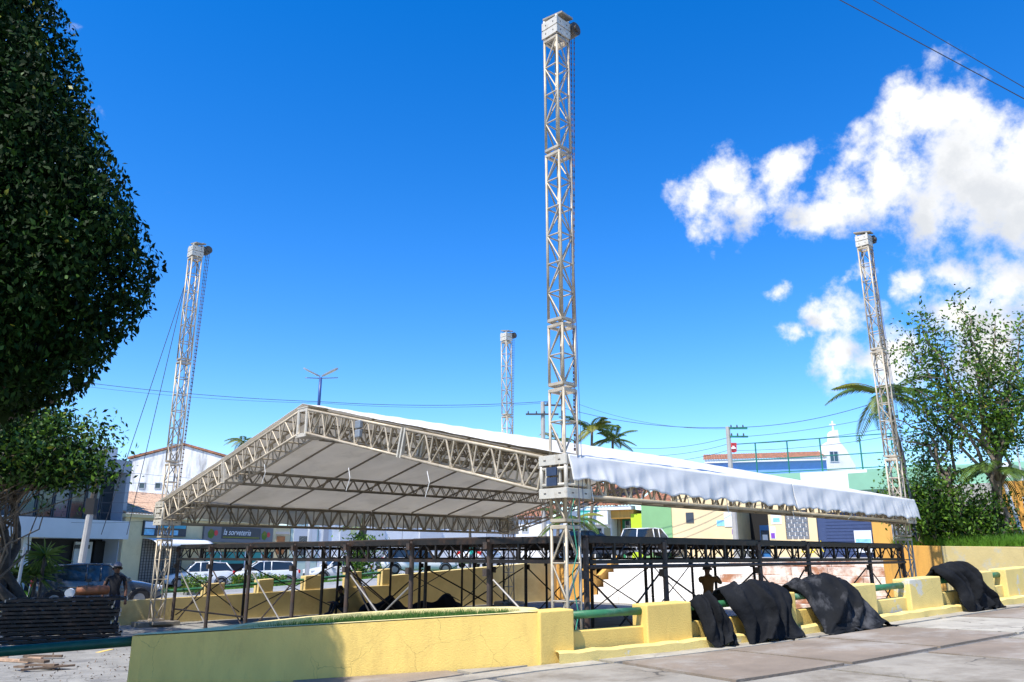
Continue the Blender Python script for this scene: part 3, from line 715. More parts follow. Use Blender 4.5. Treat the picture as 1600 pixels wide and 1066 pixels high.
brace(S(.3, bl_[3]+.5, DZ-.3), S(.2, bl_[2]+.7, .05), 'black_steel', .022); brace(S(.34, bl_[3]+.7, DZ-.3), S(.2, bl_[2]+.9, .05), 'black_steel', .022)
for i in range(len(al)-1):
    brace(S(al[i]+.05, .05, 1.55), S(al[i+1]-.1, .05, .25), 'black_steel', .016); brace(S(al[i+1]-.05, .09, 1.55), S(al[i]+.1, .09, .25), 'black_steel', .016)
    for b in (bl_[3], bl_[7]): brace(S(al[i]+.05, b, 1.55), S(al[i+1]-.1, b, .25), 'black_steel', .016); brace(S(al[i+1]-.05, b+.04, 1.55), S(al[i]+.1, b+.04, .25), 'black_steel', .016)
m_ = MB(); m_.tube(S(0, bl_[5], .42), S(0, bl_[7], .42), .022, 6); m_.build('tie_tube', 'black_steel', st)
# ------------------------------------------------------------------ rear walls of the plaza
def seg_wall(name, a, b, zt0, zt1, thick, mat, parent, z0=-.02, cap=None):
    a, b = Vector(a), Vector(b); d = (b-a).normalized(); nn = Vector((-d.y, d.x))*thick
    m_ = MB(); q = [a, b, b+nn, a+nn]; z = [zt0, zt1, zt1, zt0]
    m_.add([P3(p, z0) for p in q]+[P3(p, h) for p, h in zip(q, z)], [(3,2,1,0),(4,5,6,7),(0,1,5,4),(1,2,6,5),(2,3,7,6),(3,0,4,7)])
    o = m_.build(name, mat, parent); bevel(o, .015, 2); return o
rw = thing('rear_wall', (-7, 26, 0), 'shaded yellow retaining wall behind the stage with low pillars at its left', 'wall')
W1d = (W1b-W1a).normalized(); W1L = (W1b-W1a).length
def w1(s): return W1a+W1d*s
def s1(px):
    k = (px-800)/F*CP; return (k*W1a.y-W1a.x)/(W1d.x-k*W1d.y)
sx = s1(612)
nseg = 8
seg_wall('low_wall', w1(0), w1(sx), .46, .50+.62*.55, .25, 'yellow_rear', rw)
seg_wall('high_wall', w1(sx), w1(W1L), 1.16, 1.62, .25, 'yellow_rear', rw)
seg_wall('wall_cap', w1(sx)-Vector((.02,-.02)), w1(W1L), 1.163, 1.623, .28, 'yellow_top', rw, z0=1.12)
for px0, px1 in ((327,357),(409,432),(481,505),(546,568),(600,615)):
    a, b = s1(px0), s1(px1); zt = zstreet(w1(a).x)+.62
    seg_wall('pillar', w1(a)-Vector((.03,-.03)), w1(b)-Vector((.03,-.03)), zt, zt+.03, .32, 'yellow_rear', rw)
for px0, px1 in ((262,327),(357,409),(432,481),(505,546),(568,600)):
    a, b = s1(px0), s1(px1); m_ = MB(); off = Vector((-.12,.12)); z = zstreet(w1(a).x)+.5
    m_.tube(P3(w1(a)+off, z), P3(w1(b)+off, z+.06), .045, 8); m_.build('pipe_rail', 'green_pipe', rw)
seg_wall('corner_wall', W1b, W2a-Vector((0,0)), 1.62, 1.75, .3, 'orange_wall', rw)
# bleacher steps
bs = thing('bleacher_steps', P3((W2a+W2b)/2, 0), 'white painted concrete steps with rusty stains at the back right of the plaza', 'steps')
W2d = (W2b-W2a).normalized(); W2n = Vector((W2d.y, -W2d.x)); W2n = -W2n if W2n.y < 0 else W2n; W2L = (W2b-W2a).length
ns = 6
for i in range(ns):
    z0, z1 = 1.75*i/ns, 1.75*(i+1)/ns
    nblk = 9
    for k in range(nblk):
        sa, sb = W2L*k/nblk, W2L*(k+1)/nblk-.012
        a, b = W2a+W2d*sa+W2n*(.36*i), W2a+W2d*sb+W2n*(.36*i)
        px_ = 800+((a+b)/2).x/(((a+b)/2).y*CP)*F
        m_ = MB(); c = (a+b)/2+W2n*(.36*(ns-i)/2); m_.obox(P3(c, (z0+z1)/2+.002*k % .005), P3(W2d, 0)*(sb-sa)/2, P3(W2n, 0)*(.18*(ns-i)), UP*((z1-z0)/2-.004))
        o = m_.build('step_block', 'steps_rust' if (k > 4 or (k > 3 and i % 2)) else 'steps', bs); bevel(o, .012, 1)
seg_wall('side_kerb', W2a+Vector((-.25,0)), W2a+W2n*2.3+Vector((-.25,0)), .5, 1.85, .22, 'orange_wall', bs)
ow = thing('orange_wall', P3(W3b, 0), 'orange to ochre retaining wall under the bushy bank at the right', 'wall')
Wm = W2b.lerp(W3b, .42); seg_wall('wall_face', W2b, Wm, 2.16, 2.12, .3, 'orange_wall', ow); seg_wall('wall_face', Wm, W3b, 2.118, 2.08, .3, 'ochre_wall', ow); seg_wall('wall_face', W3b+Vector((.0,0)), W3c, 2.075, 1.95, .3, 'ochre_wall', ow)
seg_wall('corner_post', W2b-Vector((.25,.05)), W2b+Vector((.10,-.42)), 2.2, 2.2, .3, 'orange_wall', ow)
m_ = MB(); p = W3b+(W3c-W3b)*.12; m_.obox(P3(p+Vector((-.03,-.03)), 1.85), P3((W3c-W3b).normalized(), 0)*.10, Vector((-.01,-.01,0)), UP*.2); m_.build('stain_board', 'dark', ow)
# grassy bank behind it
def bank(u, v):
    p = (W2b+(W3b-W2b)*min(1, u*2)) if u < .5 else (W3b+(W3c-W3b)*(u-.5)*2)
    q = p+Vector((.75,.66))*(.28+9*v); return (q.x, q.y, 2.10+.25*math.sin(v*2.2)+.15*v)
m_ = MB(); m_.grid(bank, 20, 10); struct(m_.build('grass_bank', 'grass_base', local=True))
gp = [bank(rng.random(), rng.random()**2*.4) for _ in range(16000)]
o = blades('bank_grass', gp, .30, .02, 'grass_bright'); tag(o, 'bright green grass growing along the top of the orange wall', 'grass', kind='stuff')
# median with kerb, grass and hedges
md = MB()
def med(u, v):
    x = -26+24*u; y = 33.5+.62*(x+26)*.9+5.5*v; return (x, y, zstreet(x)+.12)
md.grid(med, 24, 6); struct(md.build('median', 'grass_base', local=True))
m_ = MB(); m_.grid(lambda u, v: (med(u, 0)[0], med(u, 0)[1]-.25*(1 if v < .4 else 0)-.001, zstreet(-26+24*u)+(.0 if v < .2 else .14)), 24, 3); struct(m_.build('median_kerb', 'kerb', local=True))
o = blades('median_grass', [med(rng.random(), rng.random()) for _ in range(9000)], .13, .03, 'grass_bright'); tag(o, 'short green grass on the street median', 'grass', kind='stuff')
def hedge(px, py, Y, w, h, label, fl=False):
    p = at(px, py, Y); z0 = zstreet(p.x)+.1; t = thing('hedge', (p.x, Y, z0), label, 'hedge', 'hedges on the street median')
    n = int(900*w); th = rng.random(n)*6.283; r = rng.random(n)**.4; ph = rng.random(n)
    P = np.stack([p.x+r*np.cos(th)*w/2, Y+r*np.sin(th)*.55, z0+.05+h*ph*(1-.25*r)], 1)
    leaves('foliage', P, .12, ['leaf_mid', 'leaf_light', 'leaf_yellow'], t, 0, weights=[.5,.35,.15])
    m_ = MB()
    for i in range(6): m_.tube((p.x+w*(i/5-.5)*.8, Y, z0-.1), (p.x+w*(i/5-.5)*.85, Y, z0+h*.6), .02, 5)
    m_.build('stems', 'bark', t)
    if fl: leaves('flowers', P[:60], .09, ['flower'], t, 0)
hedge(306, 900, 39.0, 1.2, .85, 'rounded green hedge on the median in front of the white hatchback')
hedge(404, 898, 43, 3.0, .70, 'long hedge with red flowers on the median', True)
# ------------------------------------------------------------------ facades
class Facade:
    def __init__(s, O, e): s.O = Vector(O); s.e = Vector(e).normalized(); n = Vector((s.e.y, -s.e.x)); s.n = n if n.dot(-s.O) > 0 else -n
    def sz(s, px, py):
        d = ray(px, py); dn = s.n.x*d.x+s.n.y*d.y; t = (s.n.x*s.O.x+s.n.y*s.O.y)/dn
        p = d*t; return (Vector((p.x, p.y))-s.O).dot(s.e), p.z+EYE
    def rect(s, x0, y0, x1, y1):
        ym, xm = (y0+y1)/2, (x0+x1)/2; return s.sz(x0, ym)[0], s.sz(x1, ym)[0], s.sz(xm, y1)[1], s.sz(xm, y0)[1]
    def p(s, a, z, d=0): q = s.O+s.e*a+s.n*d; return Vector((q.x, q.y, z))
    def box(s, mb, a0, a1, z0, z1, d0, d1):
        return mb.obox(s.p((a0+a1)/2, (z0+z1)/2, (d0+d1)/2), P3(s.e, 0)*abs(a1-a0)/2, P3(s.n, 0)*abs(d1-d0)/2, UP*abs(z1-z0)/2)
    def part(s, name, mat, parent, r, d0, d1): return s.box(MB(), *r, d0, d1).build(name, mat, parent)
def window(fc, parent, r, mat='glass', frame='white_paint', n=2, depth=.0):
    a0, a1, z0, z1 = r; f = MB(); w = .06
    for q in ((a0, a0+w, z0, z1), (a1-w, a1, z0, z1), (a0+w, a1-w, z0, z0+w), (a0+w, a1-w, z1-w, z1)): fc.box(f, *q, depth+.002, depth+.06)
    for i in range(1, n): x = a0+(a1-a0)*i/n; fc.box(f, x-.025, x+.025, z0+w, z1-w, depth+.003, depth+.05)
    o = f.build('window', frame, parent); m_ = MB(); fc.box(m_, a0+w*.5, a1-w*.5, z0+w*.5, z1-w*.5, depth+.001, depth+.02); m_.build('pane', mat, o); return o
def tiled_roof(fc, parent, a0, a1, z_e, z_r, run, mat, over=.35, name='roof'):
    """corrugated clay tile slope rising away from the street"""
    n = max(8, int((a1-a0)/.22)); nr = 9
    m_ = MB()
    def fn(u, v):
        a = a0+(a1-a0)*u; k = u*n; zz = z_e+(z_r-z_e)*v; row = (v*nr) % 1
        return fc.p(a, zz+.05*abs(math.sin(math.pi*k))+.03*(1-row), over-(run+over)*v)
    m_.grid(fn, n*4, nr*2)
    o = m_.build(name, mat, parent); s_ = o.modifiers.new('t', 'SOLIDIFY'); s_.thickness = .05; return o
def text_mesh(body, size, mat, parent, fc, a, z, d, shear=0, extrude=.01, align='LEFT'):
    cu = bpy.data.curves.new('lettering', 'FONT'); cu.body = body; cu.size = size; cu.extrude = extrude; cu.shear = shear; cu.align_x = align
    to = bpy.data.objects.new('tmp', cu); col.objects.link(to); dg = bpy.context.evaluated_depsgraph_get()
    me = bpy.data.meshes.new_from_object(to.evaluated_get(dg)); bpy.data.objects.remove(to)
    o = bpy.data.objects.new('lettering', me); col.objects.link(o); me.materials.clear(); me.materials.append(MATS[mat])
    ex = P3(fc.e, 0); ez = UP; ey = P3(fc.n, 0)
    if ex.cross(ez).dot(ey) < 0: ex = -ex        # read from the street
    M = Matrix((ex, ez, ey)).transposed().to_4x4(); M.translation = fc.p(a, z, d)-Vector(ORG[parent.name])
    me.transform(M); o.parent = parent; return o
F1 = Facade((-21.3, 44), (.36, .933))
SRF = zstreet
# grey modern building
b = thing('grey_building', F1.p(-3, 0), 'modern grey two storey building with recessed glazing behind the tree', 'building')
r = F1.rect(60, 722, 216, 892); r = (-9.5, -.05, -.1, F1.sz(214, 722)[1]); zg = r[3]
zl0, zl1 = F1.sz(150, 842)[1], F1.sz(150, 813)[1]
a_g0, a_g1 = F1.sz(140, 780)[0], F1.sz(200, 780)[0]; zt_g = F1.sz(190, 738)[1]
F1.part('wall', 'grey_wall', b, (a_g1, -.05, -.1, zg), -6, 0)
F1.part('wall', 'grey_wall', b, (-9.5, a_g1-.002, zt_g, zg-.002), -6, -.002)
F1.part('ledge', 'grey_light', b, (-9.6, a_g1+.02, zl0, zl1), -1, .35)
F1.part('recess', 'dark', b, (-9.4, a_g1, -.1, zl0), -3, -1.2); F1.part('recess', 'sign_dark', b, (-9.4, a_g1, zl1, zt_g), -3, -.9)
for i in range(6):
    a0 = a_g1-.12-i*.95; window(F1, b, (a0-.9, a0, zl1+.05, zt_g-.1), 'glass_blue' if i % 2 else 'glass', 'sign_dark', 1, -.85)
F1.part('side_wall', 'grey_light', b, (-5.6, -5.2, -.1, zl0), -1.1, -.05)
F1.part('shop_poster', 'grey_light', b, (*F1.rect(138, 842, 165, 885)[:2], .4, zl0-.15), -1.1, -1.0)
pp = F1.rect(140, 843, 163, 847); F1.part('poster_band', 'sign_dark', b, (pp[0], pp[1], zl0-.5, zl0-.3), -.99, -.97)
F1.part('doorway', 'dark', b, (*F1.rect(168, 842, 184, 885)[:2], .1, zl0-.1), -1.1, -.95)
F1.part('wood_door', 'wood', b, (-7.6, -5.7, -.1, zl0-.05), -1.1, -.8)
r2 = F1.rect(150, 690, 209, 724); F1.part('roof_room', 'grey_light', b, (-5, r2[1], zg-.01, F1.sz(205, 697)[1]), -5, -1.2)
# shops row
b = thing('tiled_shop_row', F1.p(5, 0), 'cream single storey shop row with clay tile roof and shop signs', 'building')
zE = F1.sz(225, 806)[1]; aend = F1.sz(432, 820)[0]
F1.part('wall', 'cream', b, (0, aend, -.1, zE-.02), -7, 0)
F1.part('cornice', 'cream', b, (-.02, aend+.02, zE-.12, zE+.06), -.01, .22)
tiled_roof(F1, b, -.05, aend+.1, zE+.08, zE+1.75, 5.5, 'tile_pale')
r = F1.rect(222, 815, 289, 838); sg = F1.part('shop_sign', 'sign_dark', b, r, .002, .12)
w_ = (r[1]-r[0]); 
for i, (u0, u1, v0, v1, mt) in enumerate(((.02,.24,.05,.45,'paper_blue'),(.02,.26,.52,.95,'paper'),(.30,.98,.55,.92,'sign_cyan'),(.55,.8,.08,.42,'paper_blue'))):
    F1.part('sign_panel', mt, sg, (r[0]+w_*u0, r[0]+w_*u1, r[2]+(r[3]-r[2])*v0, r[2]+(r[3]-r[2])*v1), .122, .13)
text_mesh('NOVA', (r[3]-r[2])*.42, 'paper', sg, F1, r[0]+w_*.30, r[2]+(r[3]-r[2])*.10, .125, 0)
r = F1.rect(219, 843, 283, 905); sh = F1.part('roller_grille', 'shutter', b, (r[0], r[1], -.1, r[3]), .001, .03)
m_ = MB()
for i in range(16): a = r[0]+(r[1]-r[0])*i/15; F1.box(m_, a-.012, a+.012, 0, r[3], .031, .05)
for i in range(18): z = r[3]*i/18; F1.box(m_, r[0], r[1], z-.01, z+.01, .0315, .048)
m_.build('grille_bars', 'dark', sh)
m_ = MB(); aw0, aw1 = F1.sz(222, 845)[0], F1.sz(312, 845)[0]; zaw = F1.sz(260, 847)[1]
m_.grid(lambda u, v: F1.p(aw0+(aw1-aw0)*u, zaw-.25+.42*math.sin(math.pi/2*(1-v)), .02+1.1*math.sin(math.pi/2*v)), 12, 8); o = m_.build('awning', 'white_paint', b, smooth=True); o.modifiers.new('t', 'SOLIDIFY').thickness = .03
r = F1.rect(316, 823, 424, 848); sg = F1.part('ice_cream_sign', 'sign_grey', b, r, .002, .14); W_ = r[1]-r[0]; H_ = r[3]-r[2]
F1.part('sign_panel', 'sign_dark', sg, (r[0]+W_*.23, r[0]+W_*.80, r[2]+H_*.22, r[3]-H_*.06), .142, .15)
text_mesh('la sorveteria', H_*.52, 'white_paint', sg, F1, r[0]+W_*.25, r[2]+H_*.46, .152, .3)
F1.part('sign_underline', 'leaf_yellow', sg, (r[0]+W_*.25, r[0]+W_*.78, r[2]+H_*.28, r[2]+H_*.36), .152, .158)
for cx in (.12, .89):
    for dx, dz, mt, rr_ in ((-.03,-.02,'leaf_light',.30),(.035,.05,'red',.17),(-.03,.14,'leaf_yellow',.15)):
        m_ = MB(); q = F1.p(r[0]+W_*(cx+dx), r[2]+H_*(.5+dz), .142+.002*(rr_ < .2)); m_.tube(q, q+P3(F1.n, 0)*.01, H_*rr_, 6 if mt == 'leaf_light' else 12); m_.build('logo', mt, sg)
r = F1.rect(310, 851, 428, 858); F1.part('green_fascia', 'teal', b, r, .002, .25)
r = F1.rect(318, 862, 425, 905); F1.part('shopfront', 'dark', b, (r[0], r[1], .1, r[3]), .001, .02)
for u in (.2, .55, .8): F1.part('shop_post', 'white_paint', b, (r[0]+(r[1]-r[0])*u, r[0]+(r[1]-r[0])*u+.1, .1, r[3]), .021, .06)
F1.part('shop_notice', 'paper', b, (r[0]+.6, r[0]+1.3, 1.2, 2.1), .022, .035)
F1.part('green_panel', 'teal', b, (r[0]+.1, r[1]-.3, r[3]-.75, r[3]-.05), .0225, .05)
# white gabled hall behind
F2 = Facade((-32, 64), (1, .12)); b = thing('weathered_gable_hall', F2.p(3, 0), 'tall white gabled hall with black weather stains behind the shops', 'building')
x0, z_e0 = F2.sz(204, 718); xp, zp_ = F2.sz(287, 696); x1, z_e1 = F2.sz(376, 722)
m_ = MB(); m_.prism([F2.p(x0, 0), F2.p(x1, 0), F2.p(x1, z_e1), F2.p(xp, zp_), F2.p(x0, z_e0)], -P3(F2.n, 0)*14); m_.build('wall', 'weathered', b)
for a, za, bb, zb in ((x0-.2, z_e0, xp, zp_), (xp, zp_, x1+.2, z_e1)):
    m_ = MB(); m_.prism([F2.p(a, za+.02, .12), F2.p(bb, zb+.02, .12), F2.p(bb, zb+.2, .12), F2.p(a, za+.2, .12)], -P3(F2.n, 0)*14.2); m_.build('roof', 'tile', b)
for px in (222, 247): window(F2, b, F2.rect(px-5, 754, px+5, 764), 'glass', 'grey_wall', 1)
# further white and greenish buildings along the street
F3 = Facade((-17.5, 60), (.80, .60))
def block(px0, px1, ytop, mat, label, wins, name='street_building', fc=F3, depth=8, cap='grey_light', extra=()):
    a0, a1 = fc.sz(px0, 840)[0], fc.sz(px1, 840)[0]; zt = fc.sz((px0+px1)/2, ytop)[1]
    b = thing(name, fc.p((a0+a1)/2, 0), label, 'building'); fc.part('wall', mat, b, (a0, a1, -.2, zt), -depth, 0)
    fc.part('parapet', cap, b, (a0-.05, a1+.05, zt, zt+.18), -depth-.05, .06)
    for q in wins:
        if q[4] == 'w': window(fc, b, fc.rect(*q[:4]), q[5] if len(q) > 5 else 'glass', 'grey_light', 2)
        else: fc.part(q[5] if len(q) > 5 else 'panel', q[4], b, fc.rect(*q[:4]), .002, .08)
    return b
block(426, 453, 825, 'cream', 'narrow cream building between the ice cream shop and the green one', [(432,838,444,866,'wood','door'),(427,831,452,835,'concrete','ledge')])
block(454, 497, 778, 'pale_green_wall', 'pale green shopfront building beyond the lamp post', [(458,800,492,815,'w','glass_blue'),(458,822,494,868,'grey_light','shutter'),(466,838,484,868,'glass_blue','door')])
block(498, 628, 783, 'white_wall', 'long white building behind the parked white cars', [(520,805,545,815,'w'),(565,803,592,815,'w'),(504,818,512,872,'grey_wall','column'),(530,822,562,872,'grey_light','shutter'),(600,806,622,818,'w'),(570,826,600,868,'grey_light','shutter')])
block(629, 760, 778, 'white_wall', 'white house with dark windows beyond the back of the stage', [(664,812,694,821,'w'),(640,800,652,822,'w'),(700,800,716,824,'w'),(730,802,748,822,'w'),(655,830,690,852,'grey_light','shutter')])
block(761, 850, 786, 'grey_light', 'pale grey house at the far end of the street', [(790,815,806,830,'w'),(820,812,838,828,'w')])
# red roofed house seen through the rear gable
F4 = Facade((4.5, 62), (.9, -.3)); b = block(806, 858, 812, 'white_wall', 'small white house with orange tile roof beyond the far mast', [(815,822,826,832,'w')], fc=F4, cap='tile')
a0, a1 = F4.sz(806, 820)[0], F4.sz(858, 820)[0]; tiled_roof(F4, b, a0-.2, a1+.2, F4.sz(830, 812)[1]+.2, F4.sz(830, 790)[1]+.2, 4, 'tile')
# right hand row
F5 = Facade((9.9, 50), (.86, -.52)); ZT = 1.7
b = thing('corner_shop_house', F5.p(-4, ZT), 'white and teal shop with orange tile roof and deep green doorway', 'building')
aL, aR = F5.sz(880, 815)[0], F5.sz(990, 815)[0]; zev = F5.sz(950, 797)[1]
a1_ = F5.sz(955, 820)[0]
F5.part('wall', 'white_wall', b, (aL, a1_, ZT-.3, zev), -6, 0); F5.part('wall', 'orange_wall', b, (a1_, aR, zev-.55, zev-.003), -6, -.003); F5.part('back_wall', 'orange_wall', b, (a1_, aR, ZT-.3, zev-.55), -6, -1.5)
F5.part('fascia', 'white_paint', b, (F5.sz(905,800)[0], aR, zev-.02, zev+.22), -.4, .32)
tiled_roof(F5, b, aL, aR+.2, zev+.24, zev+2.1, 4.5, 'tile', .4)
for i, mt in enumerate(('teal_light', 'paper', 'white_paint')):
    xs = (912, 924, 937, 955); q = F5.rect(xs[i], 799, xs[i+1]-.6, 820); F5.part('shop_board', mt, b, q, .002, .5)
q = F5.rect(912, 798, 941, 801); F5.part('board_top', 'teal', b, q, .003, .503)
dr_ = F5.rect(962, 808, 984, 842); F5.part('door_frame', 'door_green', b, (dr_[0]-.1, dr_[1]+.15, ZT, dr_[3]), -1.49, -1.3)
dd = F5.part('door', 'glass', b, (dr_[0]+.15, dr_[1]-.15, ZT, dr_[3]-.2), -1.29, -1.25)
m_ = MB()
for i in range(7): F5.box(m_, dr_[0]+.15, dr_[1]-.15, ZT+.2+i*.3, ZT+.24+i*.3, -1.248, -1.23)
for i in range(3): x = dr_[0]+.15+(dr_[1]-dr_[0]-.3)*i/2; F5.box(m_, x-.02, x+.02, ZT, dr_[3]-.2, -1.229, -1.215)
m_.build('door_bars', 'grey_light', dd)
for px in (930, 944): F5.part('shop_window', 'glass', b, (*F5.rect(px, 822, px+10, 836)[:2], ZT, zev-1.15), .001, .03)
q = F5.rect(986, 803, 1003, 845); F5.part('lime_side', 'lime', b, (F5.sz(986,820)[0], F5.sz(1003,820)[0], ZT-.2, F5.sz(990,803)[1]), -.6, .001)
b = thing('green_house', F5.p(0, ZT), 'plain green rendered wall of a house with tile roof beside the lime doorway', 'building')
aG0, aG1 = F5.sz(1003, 815)[0]+.003, F5.sz(1050, 815)[0]; zg = F5.sz(1030, 787)[1]
F5.part('wall', 'green_wall', b, (aG0, aG1, ZT-.3, zg), -7, .05); tiled_roof(F5, b, aG0-.3, aG1, zg+.02, zg+1.6, 4.5, 'tile', .1)
b = thing('corner_store', F5.p(6, ZT), 'peach walled corner store with open shopfront and blue roller door', 'building')
aP0, aP1 = aG1+.003, F5.sz(1398, 815)[0]; zst = F5.sz(1220, 766)[1]
o0, o1 = F5.sz(1151, 820)[0], F5.sz(1201, 820)[0]; zo = F5.sz(1175, 797)[1]
cb0, cb1 = F5.sz(1227, 820)[0], F5.sz(1263, 820)[0]; zc1 = F5.sz(1245, 797)[1]; zc0 = F5.sz(1245, 843)[1]
d0, d1 = F5.sz(1276, 820)[0], F5.sz(1362, 820)[0]; zd = F5.sz(1320, 800)[1]
for a, c in ((aP0, o0), (o1, cb0), (cb1, d0), (d1, aP1)): F5.part('wall', 'peach' if a < d1 else 'orange_wall', b, (a, c, ZT-.3, zst), -.25, 0)
for a, c, zz in ((o0, o1, zo), (cb0, cb1, zc1), (d0, d1, zd)): F5.part('lintel', 'peach', b, (a+.002, c-.002, zz, zst-.003), -.25, -.003)
F5.part('back_wall', 'dark', b, (aP0, aP1, ZT-.3, zst), -6, -3.2); F5.part('side_wall', 'cream', b, (o0-.4, o0-.05, ZT-.3, zst-.01), -3.2, -.26); F5.part('side_wall', 'cream', b, (o1+.05, o1+.4, ZT-.3, zst-.01), -3.2, -.26)
F5.part('shop_jamb', 'white_wall', b, (o0-.28, o0-.01, ZT-.2, zo), -.24, .03)
F5.part('sill', 'peach', b, (cb0+.002, cb1-.002, ZT-.3, zc0), -.25, -.004)
cg = F5.part('block_screen', 'white_wall', b, (cb0, cb1, zc0, zc1), -.20, -.16)
nr, nc = 7, 4
for i in range(nr):
    for j in range(nc+1):
        u0 = (j-.5*(i % 2))/nc+.02; u1 = u0+1/nc-.045
        u0, u1 = max(.02, u0), min(.98, u1)
        if u1-u0 < .05: continue
        F5.part('screen_block', 'block_grey', cg, (cb0+(cb1-cb0)*u0, cb0+(cb1-cb0)*u1, zc0+(zc1-zc0)*(i+.14)/nr, zc0+(zc1-zc0)*(i+.86)/nr), -.159, -.10)
rd = F5.part('roller_door', 'shutter_blue', b, (d0, d1, ZT-.2, zd), -.24, -.15)
for i in range(14): z = ZT+(zd-ZT)*i/14; F5.part('slat', 'shutter_blue', rd, (d0+.45, d1-.02, z+.01, z+(zd-ZT)/14-.015), -.149, -.125)
q = F5.rect(1335, 829, 1362, 848); pb = F5.part('poster', 'paper', b, (q[0], q[1], ZT+.3, q[3]), .01, .04)
F5.part('poster_print', 'paper_blue', pb, (q[0]+.05, q[1]-.05, ZT+.7, q[3]-.45), .041, .045)
q = F5.rect(1072, 801, 1084, 817); F5.part('plaque', 'plaque', b, q, .002, .04)
q = F5.rect(1132, 800, 1145, 823); F5.part('poster', 'paper', b, q, .032, .05); q = F5.rect(1120, 813, 1132, 822); F5.part('poster', 'paper_blue', b, q, .002, .02)
q = F5.rect(1205, 804, 1221, 819); F5.part('poster', 'paper', b, q, .002, .02); F5.part('poster_print', 'paper_blue', b, (q[0]+.1, q[1]-.1, q[2]+.1, q[3]-.2), .021, .024)
q = F5.rect(1204, 823, 1212, 842); F5.part('poster', 'paper', b, q, .002, .02); q = F5.rect(1144, 827, 1149, 835); F5.part('purple_notice', 'purple', b, q, .032, .045); q = F5.rect(1205, 833, 1211, 841); F5.part('purple_notice', 'purple', b, q, .022, .035)
# goods inside the shop
t = thing('drinks_fridge', F5.p(o0+1.3, ZT, -1.6), 'tall blue drinks fridge inside the open shop', 'fridge'); F5.part('body', 'fridge_blue', t, (o0+.95, o0+1.65, ZT, ZT+1.9), -2.2, -1.5); F5.part('door', 'glass_blue', t, (o0+1.0, o0+1.6, ZT+.3, ZT+1.6), -1.499, -1.46); F5.part('label_panel', 'paper', t, (o0+1.1, o0+1.4, ZT+1.0, ZT+1.35), -1.459, -1.45)
t = thing('chest_freezer', F5.p(o0+2.1, ZT, -1.2), 'low blue chest freezer beside the drinks fridge in the shop', 'freezer'); F5.part('body', 'fridge_blue', t, (o0+1.7, o1-.1, ZT, ZT+1.5), -1.7, -.9); F5.part('lid', 'paper_blue', t, (o0+1.68, o1-.08, ZT+1.5, ZT+1.57), -1.72, -.88)
t = thing('plastic_chair', F5.p(o0+.5, ZT, -.6), 'white plastic chair in the open shop front', 'chair')
F5.part('seat', 'white_paint', t, (o0+.3, o0+.75, ZT+.42, ZT+.46), -.9, -.45); F5.part('backrest', 'white_paint', t, (o0+.3, o0+.34, ZT+.46, ZT+.9), -.9, -.45)
for da in (.32, .7):
    for dd_ in (-.87, -.5): F5.part('leg', 'white_paint', t, (o0+da, o0+da+.04, ZT, ZT+.42), dd_, dd_+.04)
# yellow bicycle by the roller door
t = thing('yellow_bicycle', F5.p(cb1+.2, ZT, .6), 'yellow framed bicycle leaning by the blue roller door', 'bicycle')
def bk(a, z): return F5.p(cb0+.55+a, ZT+z, .55)
m_ = MB(); 
for a, c in (((.35,.33),(.50,.85)),((.50,.85),(.95,.30)),((.95,.30),(1.35,.82)),((1.35,.82),(1.42,.95)),((.55,.75),(1.32,.72)),((.35,.33),(.95,.30)),((1.32,.72),(1.5,.33))): m_.tube(bk(*a), bk(*c), .03, 6)
m_.build('frame', 'yellow_frame', t)
for a in (.30, 1.5):
    w = MB(); w.path([bk(a+.32*math.cos(i*math.pi/8), .33+.32*math.sin(i*math.pi/8)) for i in range(17)], .02, 5); wo = w.build('wheel', 'tyre', t)
    s_ = MB()
    for i in range(6): s_.tube(bk(a, .33), bk(a+.31*math.cos(i*math.pi/3), .33+.31*math.sin(i*math.pi/3)), .005, 4)
    s_.build('spokes', 'rim', wo)
m_ = MB(); m_.obox(bk(.48,.92), P3(F5.e,0)*.12, P3(F5.n,0)*.06, UP*.03); m_.build('saddle', 'black_plastic', t); m_ = MB(); m_.tube(bk(1.42,.95)-P3(F5.n,0)*.25, bk(1.42,.95)+P3(F5.n,0)*.25, .015, 6); m_.build('handlebar', 'black_plastic', t)
# sports court wall and fence above the shops
F6 = Facade((11.8, 53.5), (.86, -.52))
b = thing('court_parapet', F6.p(8, 0), 'pale green parapet with a large white panel above the store', 'wall')
q0, q1 = F6.sz(1120, 745)[0], F6.sz(1640, 745)[0]; zb_, zt_ = F6.sz(1300, 790)[1], F6.sz(1300, 736)[1]
F6.part('band', 'green_band', b, (q0, q1, zb_-3, zt_), -.4, 0); r = F6.rect(1252, 736, 1357, 772); F6.part('white_panel', 'white_paint', b, (r[0], r[1], zb_-1, zt_-.02), .002, .08)
F6.part('lower_band', 'orange_wall', b, (F6.sz(1357,770)[0], q1, zb_-3, F6.sz(1380,760)[1]), .002, .10)
t = thing('court_fence', F6.p(8, zt_), 'tall green steel mesh fence of the sports court on the parapet', 'fence')
zf = F6.sz(1300, 683)[1]; zm = F6.sz(1300, 711)[1]
xs = [F6.sz(px, 710)[0] for px in (1137, 1180, 1230, 1282, 1345, 1395, 1450)]
for x in xs: m_ = MB(); m_.tube(F6.p(x, zt_-.1, -.2), F6.p(x, zf, -.2), .045, 6); m_.build('post', 'fence_green', t)
for z in (zf, zm, zt_+.12): m_ = MB(); m_.tube(F6.p(xs[0], z, -.2), F6.p(xs[-1], z, -.2), .03, 6); m_.build('rail', 'fence_green', t)
m_ = MB(); nv = 110
